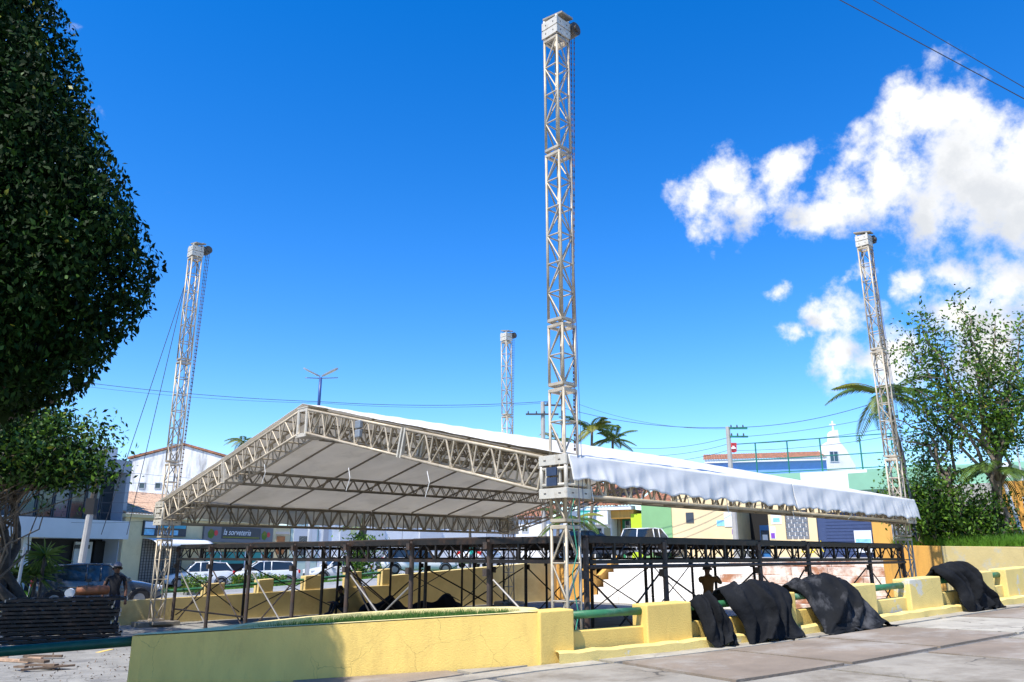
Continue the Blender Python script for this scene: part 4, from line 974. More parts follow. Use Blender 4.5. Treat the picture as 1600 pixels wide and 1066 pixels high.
for i in range(nv):
    x = xs[0]+(xs[-1]-xs[0])*i/nv
    m_.tube(F6.p(x, zt_, -.2), F6.p(x+(zm-zt_), zm, -.2), .003, 3, caps=False); m_.tube(F6.p(x+(zm-zt_), zt_, -.2), F6.p(x, zm, -.2), .003, 3, caps=False)
o = m_.build('mesh_wire', 'fence_green', t); o['kind'] = 'stuff'
F7 = Facade((20, 70), (1, -.25)); b = thing('blue_house', F7.p(0, 0), 'long blue walled house with red tile roof beyond the sports court', 'building')
q0, q1 = F7.sz(1105, 730)[0], F7.sz(1292, 730)[0]; ze = F7.sz(1200, 722)[1]
F7.part('wall', 'blue_wall', b, (q0, q1, 3, ze), -7, 0); F7.part('eave', 'white_paint', b, (q0-.2, q1, ze, ze+.25), -7, .4); tiled_roof(F7, b, q0-.3, q1, ze+.27, F7.sz(1200, 709)[1]+.5, 4, 'tile', .5)
F8 = Facade((24, 75), (1, 0)); b = thing('church_gable', F8.p(2, 0), 'white stepped church gable with a cross on top behind the fence', 'church')
prof = [(1277,735),(1277,706),(1283,703),(1290,703),(1290,694),(1296,690),(1300,688),(1300,676),(1303,672),(1309,672),(1312,690),(1322,702),(1337,728),(1337,735)]
m_ = MB(); pts_ = [F8.p(*F8.sz(*p)) for p in prof]; m_.prism(pts_[::-1], -P3(F8.n, 0)*1.2); m_.build('gable', 'white_wall', b)
a, z = F8.sz(1305, 672); m_ = MB(); F8.box(m_, a-.06, a+.06, z, z+.95, -.6, -.45); F8.box(m_, a-.28, a+.28, z+.55, z+.67, -.599, -.451); m_.build('cross', 'white_paint', b)
r = F8.rect(1296, 705, 1310, 722); window(F8, b, r, 'glass_blue', 'grey_light', 2)
# building at the right edge behind the bank
F9 = Facade((17.5, 27.5), (.62, -.55)); b = thing('orange_house', F9.p(3, 2), 'orange and grey house with louvred openings at the right edge', 'building')
za, zb_ = 1.9, F9.sz(1570, 752)[1]
x0, x1_, x2_ = F9.sz(1500, 790)[0], F9.sz(1567, 790)[0], F9.sz(1590, 790)[0]
F9.part('wall', 'concrete', b, (x0-2.5, x1_, za, zb_-.002), -5, -.3); F9.part('corner_pier', 'orange_wall', b, (x1_, x2_, za, zb_), -5, 0); F9.part('wall', 'orange_wall', b, (x2_, x2_+6, za, zb_-.003), -5, -.2)
lv = F9.part('louvre_opening', 'dark', b, (x2_+.15, x2_+2, F9.sz(1595,822)[1], F9.sz(1595,775)[1]), -.199, -.18)
for i in range(7): z = F9.sz(1595,822)[1]+(F9.sz(1595,775)[1]-F9.sz(1595,822)[1])*(i+.5)/7; F9.part('slat', 'grey_light', lv, (x2_+.15, x2_+2, z-.03, z+.03), -.179, -.12)
F9.part('louvre_opening', 'shutter', b, (x0-.5, x0+.5, za+.7, zb_-.9), -.299, -.27)
m_ = MB(); m_.tube(F9.p(x2_+.1, za, .12), F9.p(x2_-.25, zb_-.1, .12), .06, 8); m_.build('drain_pipe', 'grey_light', b)
zg_ = F9.sz(1560, 722)[1]; F9.part('upper_band', 'green_band', b, (x0-4, x2_-.1, zb_+.002, zg_), -5, -.6)
t = thing('white_banner', F9.p(x2_-.2, zb_), 'white printed banner tied to a thin pole above the orange house', 'banner')
r = F9.rect(1566, 722, 1578, 746); F9.part('cloth', 'paper', t, r, -.1, -.08); F9.part('print', 'dark', t, (r[0]+.08, r[0]+.16, r[2]+.25, r[3]-.15), -.079, -.075); m_ = MB(); m_.tube(F9.p(r[1]+.3, zb_, -.1), F9.p(r[1]+.3, r[3]+.6, -.1), .03, 6); m_.build('pole', 'grey_light', t)
# ------------------------------------------------------------------ trees
def limb(mb, p, q, r0, r1, wob=.1, n=5, seed=None):
    rr_ = random.Random(seed) if seed is not None else random; p, q = Vector(p), Vector(q); L_ = (q-p).length
    pts_ = [p+(q-p)*i/n+(Vector((rr_.gauss(0,1), rr_.gauss(0,1), rr_.gauss(0,.5)))*wob*L_/n*(0 if i in (0, n) else 1)) for i in range(n+1)]
    mb.path(pts_, [r0+(r1-r0)*i/n for i in range(n+1)], 7); return pts_
# the big clipped fig at the upper left
TX, TY = -6.2, 7.0
t = thing('clipped_fig_tree', (TX, TY, .1), 'big dark clipped fig tree filling the upper left corner', 'tree')
prof = [(0,105),(60,118),(110,140),(160,160),(200,178),(250,198),(290,216),(330,236),(380,247),(430,244),(480,234),(530,205),(570,172),(605,140),(640,70)]
zz_, rr2 = [], []
for py, px in prof: q = at(px-16, py, TY); zz_.append(q.z); rr2.append(q.x-TX-.10)
zz_ = np.array(zz_[::-1]); rr2 = np.array(rr2[::-1]); zz_ = zz_+.05; zz_ = np.concatenate([[zz_[0]-.06], zz_, [zz_[-1]+.9, zz_[-1]+1.5]]); rr2 = np.concatenate([[.2], rr2, [rr2[-1]*.75, .2]])
def crown(n, d0, d1, pw=1.0):
    z = rng.uniform(zz_[0], zz_[-1], n*2); r = np.interp(z, zz_, rr2); keep = rng.random(len(z)) < (r+.3)/(rr2.max()+.3); z = z[keep][:n]; r = r[keep][:n]; m = len(z)
    th = rng.random(m)*6.283
    lump = .09*np.sin(th*5+z*1.7)+.07*np.sin(th*9-z*3.1+1)+.05*np.sin(th*17+z*6.3)
    dep = d0+(d1-d0)*rng.random(m)**pw; rad = np.maximum(r-dep+lump*np.minimum(1, r), .05)
    P = np.stack([TX+rad*np.cos(th), TY+rad*np.sin(th)*.46, z+.06*np.sin(th*6)], 1)
    return P, np.stack([np.cos(th), np.sin(th), 0*th], 1)
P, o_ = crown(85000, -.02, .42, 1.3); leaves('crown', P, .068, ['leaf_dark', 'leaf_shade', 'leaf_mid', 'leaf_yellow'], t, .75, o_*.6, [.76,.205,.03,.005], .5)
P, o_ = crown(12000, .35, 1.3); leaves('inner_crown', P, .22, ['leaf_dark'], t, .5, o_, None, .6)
m_ = MB(); trunk = limb(m_, (TX,TY,-.05), (TX+.05,TY,3.2), .24, .19, .05, 6, 1); m_.build('trunk', 'bark', t, smooth=True)
m_ = MB(); rr_ = random.Random(8)
for i in range(26):
    a = rr_.random()*6.28; el = rr_.uniform(.2, 1.3); L_ = rr_.uniform(1.2, 2.3); p = Vector((TX+.05, TY, rr_.uniform(2.4, 3.2))); limb(m_, p, p+Vector((math.cos(a)*math.cos(el), math.sin(a)*math.cos(el), math.sin(el)))*L_, .09, .02, .25, 5, i)
m_.build('limbs', 'bark', t, smooth=True)
def clipped_fig(label, x, y, r, z0, z1, n):
    t = thing('clipped_fig_tree', (x, y, 0), label, 'tree'); k = 3*n//2; th = rng.random(k)*6.283; u = rng.uniform(-1, 1, k); rad = r*np.sqrt(1-u*u*.85)*(1-.35*rng.random(k)**2); zz = (z0+z1)/2+u*(z1-z0)/2
    leaves('crown', np.stack([x+rad*np.cos(th), y+rad*np.sin(th), zz], 1), .16, ['leaf_dark','leaf_mid'], t, .6, None, [.7,.3])
    m_ = MB(); limb(m_, (x,y,-.05), (x+.1,y,z0+1), .25, .18, .06, 5, 3)
    for i in range(10): a = i*.63; limb(m_, (x+.1,y,z0+.4), (x+r*.7*math.cos(a), y+r*.7*math.sin(a), z0+1.5+.2*i), .07, .02, .2, 4, i)
    m_.build('trunk', 'bark', t, smooth=True)
clipped_fig('second clipped fig tree half hidden behind the big dark one', -13.3, 16.4, 2.9, 4.0, 8.4, 9000)
clipped_fig('third clipped fig tree beyond the branching one at the left edge', -19.6, 26.0, 3.3, 3.4, 8.2, 9000)
def bushy_tree(name, label, base, centre, rad, n, leaf, mats, wts, trunks, seed, bare=0, droop=.2, bark='bark', shell=.55, zcut=None, cat='tree', bark2=None):
    rr_ = random.Random(seed); t = thing(name, base, label, cat); base = Vector(base); centre = Vector(centre)
    m_ = MB(); tips = []
    for i in range(trunks):
        a = rr_.random()*6.28; p = base+Vector((math.cos(a)*.12, math.sin(a)*.12, -.1)); q = centre+Vector((rr_.gauss(0,.28)*rad[0], rr_.gauss(0,.28)*rad[1], -rad[2]*.45))
        ps = limb(m_, p, q, .17/math.sqrt(trunks)*2.2, .06, .35, 6, seed*31+i); tips += ps[2:]
    m_.build('trunk', bark, t, smooth=True)
    m_ = MB(); ends = []
    for i in range(110):
        p = rr_.choice(tips); d = Vector((rr_.gauss(0,1), rr_.gauss(0,1), rr_.gauss(.25,.8))).normalized(); q = centre+Vector((d.x*rad[0], d.y*rad[1], d.z*rad[2]))*rr_.uniform(.6, 1.0)
        ps = limb(m_, p, q, .03, .008, .3, 4, seed*77+i); ends.append(q); ends.append(ps[3])
    m_.build('branches', bark2 or bark, t, smooth=True)
    E_ = np.array([tuple(e) for e in ends]); k = rng.integers(0, len(E_), n); P = E_[k]+rng.normal(size=(n, 3))*np.array([rad[0], rad[1], rad[2]])*.13
    if zcut is not None: P = P[(P[:, 2] > zcut) | (rng.random(len(P)) < .12)]
    leaves('crown', P, leaf, mats, t, droop, None, wts); return t
q = at(12, 945, 21.6)
bushy_tree('branching_fig_tree', 'smaller fig tree with bare inner branches behind the truss pile', (-13.2,22,-.02), (-14.6,22.3,4.75), (3.1,3.0,1.65), 26000, .16, ['leaf_mid','leaf_light','leaf_dark','leaf_yellow'], [.36,.20,.42,.02], 5, 5, zcut=3.7, bark2='bark_pale')
# right: loose tall tree, shrubs, palms on the bank
def loose_tree(name, label, base, tipspx, Y, n, seed, leaf=.13, mats=('leaf_mid','leaf_light','leaf_dark'), wts=(.45,.3,.25)):
    rr_ = random.Random(seed); t = thing(name, base, label, 'tree'); base = Vector(base); m_ = MB(); nodes = []
    fork = base+Vector((0, 0, 2.4)); st_ = limb(m_, base-UP*.1, fork, .085, .06, .2, 5, seed)
    for i, (px, py, dy) in enumerate(tipspx):
        q = at(px, py, Y+dy); mid = fork+(q-fork)*.5+Vector((rr_.gauss(0,.2), rr_.gauss(0,.2), .25)); s0 = rr_.choice(st_[2:])
        a = limb(m_, s0, mid, .06, .04, .25, 5, seed*9+i); b_ = limb(m_, mid, q, .04, .01, .25, 6, seed*13+i); nodes += [(p, .20) for p in b_[1:]]+[(a[-2], .18)]
        for k in range(8):
            s1_ = rr_.choice(b_[1:]+a[3:]); e = s1_+Vector((rr_.gauss(0,.6), rr_.gauss(0,.6), rr_.gauss(.15,.35))); limb(m_, s1_, e, .014, .005, .3, 3, seed*100+i*10+k); nodes += [(e, .24), ((e+s1_)/2, .15)]
    m_.build('trunk', 'bark_pale', t, smooth=True)
    k = rng.integers(0, len(nodes), n); P = np.array([tuple(nodes[i][0]) for i in k])+rng.normal(size=(n, 3))*np.array([nodes[i][1] for i in k])[:, None]
    leaves('crown', P, leaf, list(mats), t, .2, None, list(wts)); return t
bz = bank(.55, .2)
loose_tree('loose_tree', 'tall loose leafy tree with slender branches on the bank at the right', (14.7,24.0,2.1), [(1500,465,0),(1440,500,0),(1420,545,.5),(1555,500,0),(1530,560,-.5),(1470,590,0),(1595,560,0),(1580,620,.4),(1600,500,.5),(1415,590,0),(1550,650,-.4),(1450,540,.6),(1510,525,.3),(1590,690,0),(1620,600,0)], 24, 10500, 21, mats=('leaf_mid','leaf_light','leaf_yellow','leaf_shade'), wts=(.35,.40,.08,.17))
loose_tree('loose_tree', 'thin bare stemmed tree between the leaning mast and the tall loose tree', (13.6,24.6,2.1), [(1440,640,0),(1400,655,.3),(1475,650,0),(1420,690,0),(1460,700,.2)], 24.6, 1500, 22, .12)
def shrub(label, px, py, Y, w, h, n, seed, z0=2.05, mats=('leaf_mid','leaf_light','leaf_dark'), wts=(.45,.33,.22), leaf=.12):
    p = at(px, py, Y); rr_ = random.Random(seed); t = thing('shrub', (p.x, Y, z0), label, 'shrub', 'shrubs on the bank'); m_ = MB(); ends = []
    for i in range(46):
        a = rr_.random()*6.28; r_ = rr_.random()**.5; e = Vector((p.x+math.cos(a)*r_*w/2, Y+math.sin(a)*r_*w*.4, z0+h*rr_.uniform(.35, 1)*(1-.35*r_*r_)))
        ps = limb(m_, (p.x+rr_.gauss(0,.15), Y+rr_.gauss(0,.15), z0-.15), e, .022, .006, .3, 5, seed*50+i); ends += ps[2:]
    m_.build('stems', 'bark_pale', t)
    E_ = np.array([tuple(e) for e in ends]); k = rng.integers(0, len(E_), n); P = E_[k]+rng.normal(size=(n, 3))*.16; P = P[P[:, 2] > z0]
    leaves('foliage', P, leaf, list(mats), t, .2, None, list(wts))
shrub('dense leafy shrub right behind the leaning mast', 1447, 800, 25.0, 2.6, 3.2, 6500, 31, 2.15, wts=(.35,.5,.15)); shrub('wide bright shrub under the tall loose tree', 1503, 800, 24.5, 2.7, 2.5, 6500, 32, 2.15, wts=(.35,.5,.15)); shrub('low shrub spreading towards the orange house', 1545, 815, 24.2, 1.7, 1.1, 2400, 33, 2.15)
def frond(mb, p, d, L_, up0, sag, nl=26, lw=.035, ll=.5):
    d = Vector(d).normalized(); pts_ = [Vector(p)+d*(L_*t)+UP*(up0*t*L_-sag*t*t*L_) for t in [i/10 for i in range(11)]]
    mb.path(pts_, [.02*(1-i/11)+.004 for i in range(11)], 4)
    for i in range(nl):
        t = .12+.88*i/nl; k = min(int(t*10), 9); c = pts_[k].lerp(pts_[k+1], t*10-k); tan = (pts_[k+1]-pts_[k]).normalized(); s_ = tan.cross(UP).normalized()
        l_ = ll*math.sin(math.pi*min(1, .15+t*.85))**.6
        for sg in (-1, 1):
            e = c+(s_*sg*.8+tan*.6-UP*.35).normalized()*l_; m2 = c.lerp(e, .5)+UP*.03; mb.add([c, m2+tan*lw, e, m2-tan*lw], [(0,1,2,3)])
def palm(label, top, z0, n, L_, seed, lean=(0,0), trunk_r=.12, mat='palm_leaf', group=None, sag=.75, up=.75):
    rr_ = random.Random(seed); top = Vector(top); t = thing('palm_tree', (top.x+lean[0], top.y+lean[1], z0), label, 'palm', group)
    m_ = MB(); limb(m_, (top.x+lean[0], top.y+lean[1], z0-.1), top, trunk_r, trunk_r*.7, .08, 7, seed); m_.build('trunk', 'bark_pale', t, smooth=True)
    for i in range(n):
        a = 6.283*i/n+rr_.uniform(-.2, .2); m_ = MB(); frond(m_, top, (math.cos(a), math.sin(a), 0), L_*rr_.uniform(.8, 1.1), rr_.uniform(.1, up+.35), sag*rr_.uniform(.7, 1.2), ll=L_*.28, lw=.02*L_); m_.build('frond', mat if rr_.random() < .75 else 'leaf_yellow', t)
palm('feathery palm right behind the leaning mast', at(1385,618,27), 2, 13, 1.9, 41, (.5,0)); palm('palm with dark drooping fronds beside the white banner', at(1555,735,24.2), 2, 11, 1.6, 42, (-.2,.2))
palm('taller yellow green palm behind the near mast', at(925,672,52), 1.6, 15, 2.2, 43, (-.2,0), group='palms behind the roof'); palm('shorter palm right of the taller one above the roof edge', at(957,688,53), 1.6, 13, 1.8, 44, (.1,0), group='palms behind the roof')
palm('small palm half hidden behind the near mast', at(868,688,54), 1.6, 11, 1.6, 47); palm('dark palm top showing above the gable truss at the left', at(380,690,66), .3, 14, 1.5, 45)
palm('bushy palm on the street between the parked white cars', at(566,815,47), .6, 12, 1.7, 46, trunk_r=.3); palm('palm below the roof beside the near mast', at(893,815,46), 1.5, 12, 2.2, 48)
palm('short palm at the far end of the street', at(735,815,55), 1.2, 9, 1.1, 49)
# shaggy trunk foliage of the street palm
p = at(566, 860, 46.6); t = thing('climber_shrub', (p.x, 46.6, zstreet(p.x)), 'leafy climber round the foot of the street palm', 'shrub')
P = np.stack([p.x+rng.normal(size=1500)*.5, 46.6+rng.normal(size=1500)*.4, zstreet(p.x)+rng.random(1500)*2.6], 1); leaves('foliage', P, .2, ['leaf_mid','leaf_light'], t, .4)
# spiky plant
p = onz(62, 950, .02); p = at(55, 935, 25.5); p.x -= .45; t = thing('spiky_plant', (p.x, 25.5, 0), 'spiky long leaved plant beside the fig trunk', 'plant'); rr_ = random.Random(3)
for k in range(4):
    c = Vector((p.x+rr_.uniform(-.6,.6), 25.5+rr_.uniform(-.4,.4), rr_.uniform(.9, 1.9))); m_ = MB(); m_.tube((c.x, c.y, 0), c, .05, 6); m_.build('stem', 'bark', t)
    m_ = MB()
    for i in range(46):
        d = Vector((rr_.gauss(0,1), rr_.gauss(0,1), rr_.gauss(.35,.7))).normalized(); L_ = rr_.uniform(.6, .95); s_ = d.cross(UP).normalized()*.028; mid = c+d*L_*.5; e = c+d*L_-UP*.16; m_.add([c-s_*.6, c+s_*.6, mid+s_, e, mid-s_], [(0,1,2,3,4)])
    m_.build('leaf_rosette', 'palm_leaf', t)
# ------------------------------------------------------------------ poles, lamp, wires
q = at(482, 905, 42); t = thing('street_lamp', (q.x, 42, zstreet(q.x)+.1), 'tall white street lamp with two angled lamp heads above the gable', 'street lamp')
top = at(505, 590, 42); base = Vector((q.x-.1, 42, zstreet(q.x)+.1)); top.x = base.x+.05
m_ = MB(); m_.tube(base, base+(top-base)*.78, .12, 12, .085); m_.build('pole', 'pole_white', t, smooth=True); m_ = MB(); m_.tube(base+(top-base)*.78, top, .085, 10, .08); m_.build('upper_pole', 'lamp_blue', t, smooth=True)
for sg in (-1, 1):
    m_ = MB(); d = Vector((sg*.86, -.1, .42)).normalized(); s_ = d.cross(Vector((0,1,0))).normalized(); c = top+d*.55
    prof_ = [(-.48,.03),(-.3,.10),(.1,.15),(.4,.13),(.52,.05)]
    pts_ = [c+d*x+Vector((0,1,0))*w for x, w in prof_]+[c+d*x-Vector((0,1,0))*w for x, w in prof_[::-1]]; up_ = d.cross(Vector((0,1,0))).normalized(); up_ = up_ if up_.z > 0 else -up_
    m_.prism(pts_, up_*.07); h = m_.build('lamp_head', 'lamp_grey', t); m2 = MB(); m2.prism([p*.7+c*.3-up_*.012 for p in pts_], up_*.01); m2.build('led_panel', 'led', h)
    m_ = MB(); m_.tube(top-UP*.05, top-UP*.05+Vector((sg*.9, .2, .08)), .025, 6); m_.build('arm', 'lamp_grey', t)
def power_pole(label, px, ytop, ybot, Y, arms, z0, flag=False, w=.13, mat='pole_concrete'):
    tp = at(px, ytop, Y); t = thing('power_pole', (tp.x, Y, z0), label, 'utility pole', 'power poles'); m_ = MB(); m_.tube((tp.x, Y, z0-.1), tp, w*1.3, 8, w); m_.build('pole', mat, t)
    for y, l0, l1, ins in arms:
        a = at(px, y, Y); m_ = MB(); m_.obox((tp.x+(l0+l1)/2, Y-.15, a.z), ((l1-l0)/2,0,0), (0,.05,0), (0,0,.05)); ar = m_.build('crossarm', 'fence_green' if flag else 'sign_dark', t)
        for i in range(ins):
            x = tp.x+l0+(l1-l0)*(i+.3)/ins; s_ = MB(); s_.tube((x, Y-.15, a.z+.05), (x, Y-.15, a.z+.2), .05, 8, .035); s_.build('insulator', 'sign_dark', ar)
    return t, tp
power_pole('power pole with two crossarms behind the roof ridge', 848, 628, 690, 50, [(648, -1.1, 1.0, 4), (634, .1, 1.3, 2)], 1.2)
pt, tp = power_pole('power pole with transformer arms and red banner behind the roof', 1137, 667, 735, 46, [(670, .05, 1.1, 3), (683, .05, 1.1, 3)], 1.7, True)
fb = thing('red_banner', at(1146, 712, 46), 'small red banner with white emblem hanging from the power pole', 'banner'); a, c = at(1140, 692, 45.9), at(1152, 706, 45.9)
m_ = MB(); m_.prism([(a.x,45.9,a.z),(c.x,45.9,a.z),(c.x-.03,45.9,c.z),((a.x+c.x)/2,45.9,c.z-.06),(a.x+.03,45.9,c.z)], (0,.03,0)); m_.build('cloth', 'red', fb); m_ = MB(); m_.obox(((a.x+c.x)/2,45.88,(a.z+c.z)/2-.05), (.13,0,0), (0,.006,0), (0,0,.05)); m_.obox(((a.x+c.x)/2,45.881,(a.z+c.z)/2+.04), (.06,0,0), (0,.006,0), (0,0,.04)); m_.build('emblem', 'white_paint', fb)
# leaning concrete pole in front of the grey building
a, b_ = at(122, 905, 36), at(142, 795, 36); t = thing('power_pole', (a.x, 36, 0), 'concrete pole in front of the grey building', 'utility pole', 'power poles'); m_ = MB(); m_.tube((a.x,36,-.1), b_, .17, 10, .15); m_.build('pole', 'pole_concrete', t); m_ = MB(); m_.tube(b_, b_+Vector((.25,0,2.6)), .15, 10, .13); m_.build('upper_pole', 'bark', t)
m_ = MB(); m_.obox(b_+UP*.1, (.2,0,0), (0,.15,0), (0,0,.35)); m_.build('meter_box', 'dark', t)
m_ = MB(); a = at(27, 915, 24.5); m_.tube((a.x, 24.5, 0), (a.x+.05, 24.5, 2.1), .045, 8); tag(m_.build('thin_post', 'pole_white'), 'thin white post beside the fig trunk', 'post')
def wire(name, pts_, r, label, sag=.3):
    m_ = MB(); P = []
    for a, b in zip(pts_[:-1], pts_[1:]):
        a, b = Vector(a), Vector(b); P += [a.lerp(b, i/16)-UP*sag*4*(i/16)*(1-i/16) for i in range(17)]
    m_.path(P, r, 4); tag(m_.build(name, 'wire'), label, 'wire', 'overhead wires')
wire('overhead_wire', [at(1290,-12,16), at(1640,176,16)], .011, 'lower of the two wires crossing the top right corner', .0); wire('overhead_wire', [at(1330,-20,16), at(1640,160,16)], .009, 'upper of the two wires crossing the top right corner', .0)
wire('overhead_wire', [at(60,588,48), at(505,628,50), at(860,627,50)], .02, 'long wire across the left sky behind the left mast', .25); wire('overhead_wire', [at(60,594,48), at(505,630,50), at(860,629,50)], .012, 'thin wire just below the long left wire', .3)
wire('overhead_wire', [at(852,629,50), at(1137,668,46), at(1420,610,40)], .018, 'wire from the pole behind the ridge to the right trees', .5); wire('overhead_wire', [at(905,632,50), at(1137,670,46)], .012, 'thin wire between the two power poles', .45)
for k, (y0, y1, y2) in enumerate(((700,684,640),(712,694,662),(722,704,676))):
    wire('overhead_wire', [at(985,y0,48), at(1137,y1,46), at(1420,y2,42)], .014, ('upper', 'middle', 'lowest')[k]+' of three wires passing in front of the court fence', .25)
for k in range(6): wire('overhead_wire', [at(60,728+k*17,40), at(216,740+k*15,42), at(420,752+k*11,50)], .010, ('highest','second','third','fourth','fifth','lowest')[k]+' of six cables strung in front of the gabled hall', .1)
# ------------------------------------------------------------------ black tarps over the rail
def tarp(label, s0, s1, path, seed, lump=.06, mat='tarp', skew=0, flare=0, nfold=3):
    """path: list of (d towards the pavement, z above pavement) from behind, over the rail, to the ground"""
    rr_ = random.Random(seed); ph = [rr_.uniform(0, 6.28) for _ in range(12)]
    path = [Vector(p) for p in path]; cum = [0]
    for a, b in zip(path[:-1], path[1:]): cum.append(cum[-1]+(b-a).length)
    def pos(t):
        L_ = t*cum[-1]
        for i in range(len(path)-1):
            if L_ <= cum[i+1] or i == len(path)-2:
                k = (L_-cum[i])/max(1e-6, cum[i+1]-cum[i]); return path[i].lerp(path[i+1], k), (path[i+1]-path[i]).normalized()
    m_ = MB(); NU, NV = 56, 64; q2 = []
    def fn(u, v):
        v2 = min(1, max(0, v)); p, tg = pos(v2); smooth_p = (pos(max(0, v2-.04))[0]+p+pos(min(1, v2+.04))[0])/3
        prof_ = math.sin(math.pi*min(1, max(0, u)))**.35
        mid, hw = (s0+s1)/2+skew*v2, (s1-s0)/2*(1+flare*v2+.10*math.sin(v2*7+ph[0])+.05*math.sin(v2*17+ph[1]))
        uu = (u-.5)*2; s = mid+hw*uu+.035*math.sin(v2*11+ph[2]+uu*2)
        fold = math.sin(uu*nfold*2.2+ph[3]+2.2*math.sin(v2*3+ph[4]))
        fold2 = math.sin(uu*nfold*5.3+ph[5]+1.5*math.sin(v2*5+ph[6])+v2*4); wr = math.sin(v2*23+uu*6+ph[7]+2*math.sin(uu*5+ph[10]))*math.sin(uu*7+v2*9+ph[8])
        sharp = (1-abs(math.sin(uu*nfold*1.7+v2*5.5+ph[9]+math.sin(v2*4+ph[11]))))**3
        amp = min(1, .35+v2*1.2)
        out = lump*(.7*fold+.22*fold2+.08*wr+1.5*sharp)*amp*prof_+.15*prof_*math.sin(math.pi*min(1,v2*1.05))
        nd, nz = tg.y*-1, tg.x
        if v2 > .12 and nd < 0: nd = -nd; nz = -nz
        d = smooth_p.x+out*abs(tg.y)+(.0 if v2 > .1 else 0); z = smooth_p.y+out*.6*abs(tg.x)
        q = WO+WD*s+WN*d; return (q.x, q.y, max(zs(s)+.008+.012*(1+fold2)*prof_, zs(s)+z-.05*(1-prof_)*(1 if v2 > .3 else 0)))
    m_.grid(fn, NU, NV); o = m_.build('draped_tarp', mat, None, smooth=True)
    o.modifiers.new('t', 'SOLIDIFY').thickness = .02
    ss = o.modifiers.new('s', 'SUBSURF'); ss.levels = 1; ss.render_levels = 1
    tx = bpy.data.textures.new('crumple', 'CLOUDS'); tx.noise_scale = .30; tx.noise_depth = 2
    dm = o.modifiers.new('d', 'DISPLACE'); dm.texture = tx; dm.strength = .05; dm.mid_level = .5; dm.texture_coords = 'LOCAL'
    return tag(o, label, 'tarp', 'black tarps over the rail')
tarp('narrow black tarp hanging like a trouser leg, leftmost on the rail', solve_s(1076), solve_s(1120), [(-.30,.20),(-.22,.50),(-.14,.62),(-.03,.55),(.10,.35),(.22,.12),(.30,.02)], 1, .07, skew=.15, flare=-.25)
tarp('wide rounded black tarp, second from the left on the rail', solve_s(1136), solve_s(1222), [(-.40,.45),(-.25,.66),(-.13,.72),(.0,.66),(.14,.45),(.24,.20),(.34,.02),(.40,.01)], 2, .08, skew=.05, flare=.0)
tarp('scuffed grey streaked black tarp over the pillar, third from the left', solve_s(1248), solve_s(1326), [(-.55,.40),(-.32,.66),(-.14,.70),(.02,.56),(.16,.33),(.28,.12),(.38,.015),(.55,.01)], 3, .09, 'tarp_scuffed', skew=.30, flare=.15, nfold=2)
tarp('rolled black tarp hanging on the rail farthest to the right', solve_s(1470), solve_s(1516), [(-.35,.45),(-.22,.68),(-.12,.73),(.0,.66),(.12,.42),(.22,.18),(.32,.02),(.38,.01)], 4, .085, skew=.42, flare=.05, nfold=4)
# tarp heap on the plaza floor by the rear wall
m_ = MB(); p0_, p1_ = at(560, 960, 27.2), at(720, 955, 30.6); p0_.z = p1_.z = 0; rr_ = random.Random(6)
def heap(u, v):
    c = p0_.lerp(p1_, u); h = .62*math.sin(math.pi*v)**.6*(.55+.3*math.sin(u*9)+.2*math.sin(u*23+1))*math.sin(math.pi*min(1, max(.0, u)))**.35
    return (c.x+.03*math.sin(u*40+v*9), c.y+(v-.5)*1.1*(.8+.3*math.sin(u*7)), max(.004, h+.04*math.sin(u*31+v*12)*math.sin(math.pi*v)))
m_.grid(heap, 60, 14); o = m_.build('tarp_heap', 'tarp', None, smooth=True); tag(o, 'long heap of black cloth lying on the ground below the rear wall', 'tarp')
# ------------------------------------------------------------------ pile of dark stage frames at the left
grp = 'stacked dark steel trusses'
pc = onz(110, 1003, 0); d_ = Vector((.90,.43,0)).normalized(); s_ = Vector((-.43,.90,0)); LX = 2.35
pc = Vector((-10.15, 18.6, 0)); rr_ = random.Random(14)
m_ = MB()
for e in (-1, 1):
    m_.obox((e*LX/2*.96, -.36, 0), (.05,0,0), (0,.04,0), (0,0,.038)); m_.obox((e*LX/2*.96, .36, 0), (.05,0,0), (0,.04,0), (0,0,.038))
fr0 = None
nF = 11
words = ['lowest', 'second lowest', 'third from the bottom', 'fourth from the bottom', 'fifth from the bottom', 'middle', 'fifth from the top', 'fourth from the top', 'third from the top', 'second highest', 'topmost']
rzp = math.atan2(d_.y, d_.x)
for i in range(nF):
    loc = pc+UP*(.05+.085*i)+d_*rr_.uniform(-.16,.16)+s_*rr_.uniform(-.06,.06)
    t = thing('stacked_truss', loc, words[i]+' of the flat dark steel trusses stacked at the left', 'truss', grp, rzp+rr_.uniform(-.03,.03))
    if fr0 is None:
        a = MB(); a.obox((0,-.38,0), (LX/2,0,0), (0,.035,0), (0,0,.025)); r1 = a.build('side_rail', 'black_steel', t, local=True)
        a = MB(); a.obox((0,.38,0), (LX/2,0,0), (0,.035,0), (0,0,.025)); r2_ = a.build('side_rail', 'black_steel', t, local=True)
        a = MB()
        for k in range(7): a.obox((-LX/2+.1+(LX-.2)*k/6,0,.012), (.03,0,0), (0,.36,0), (0,0,.028))
        cr_ = a.build('cross_bars', 'black_steel', t, local=True)
        fr0 = t; fparts = [r1, r2_, cr_]
        for yy in (-.38, .38):
            for xx in (-1, 1): a = MB(); a.obox((xx*(LX/2+.012), yy, 0), (.012,0,0), (0,.033,0), (0,0,.028)); fparts.append(a.build('end_cap', 'galv', t, local=True))
    else:
        for p_ in fparts: put(p_, p_.name.split('.')[0], t)
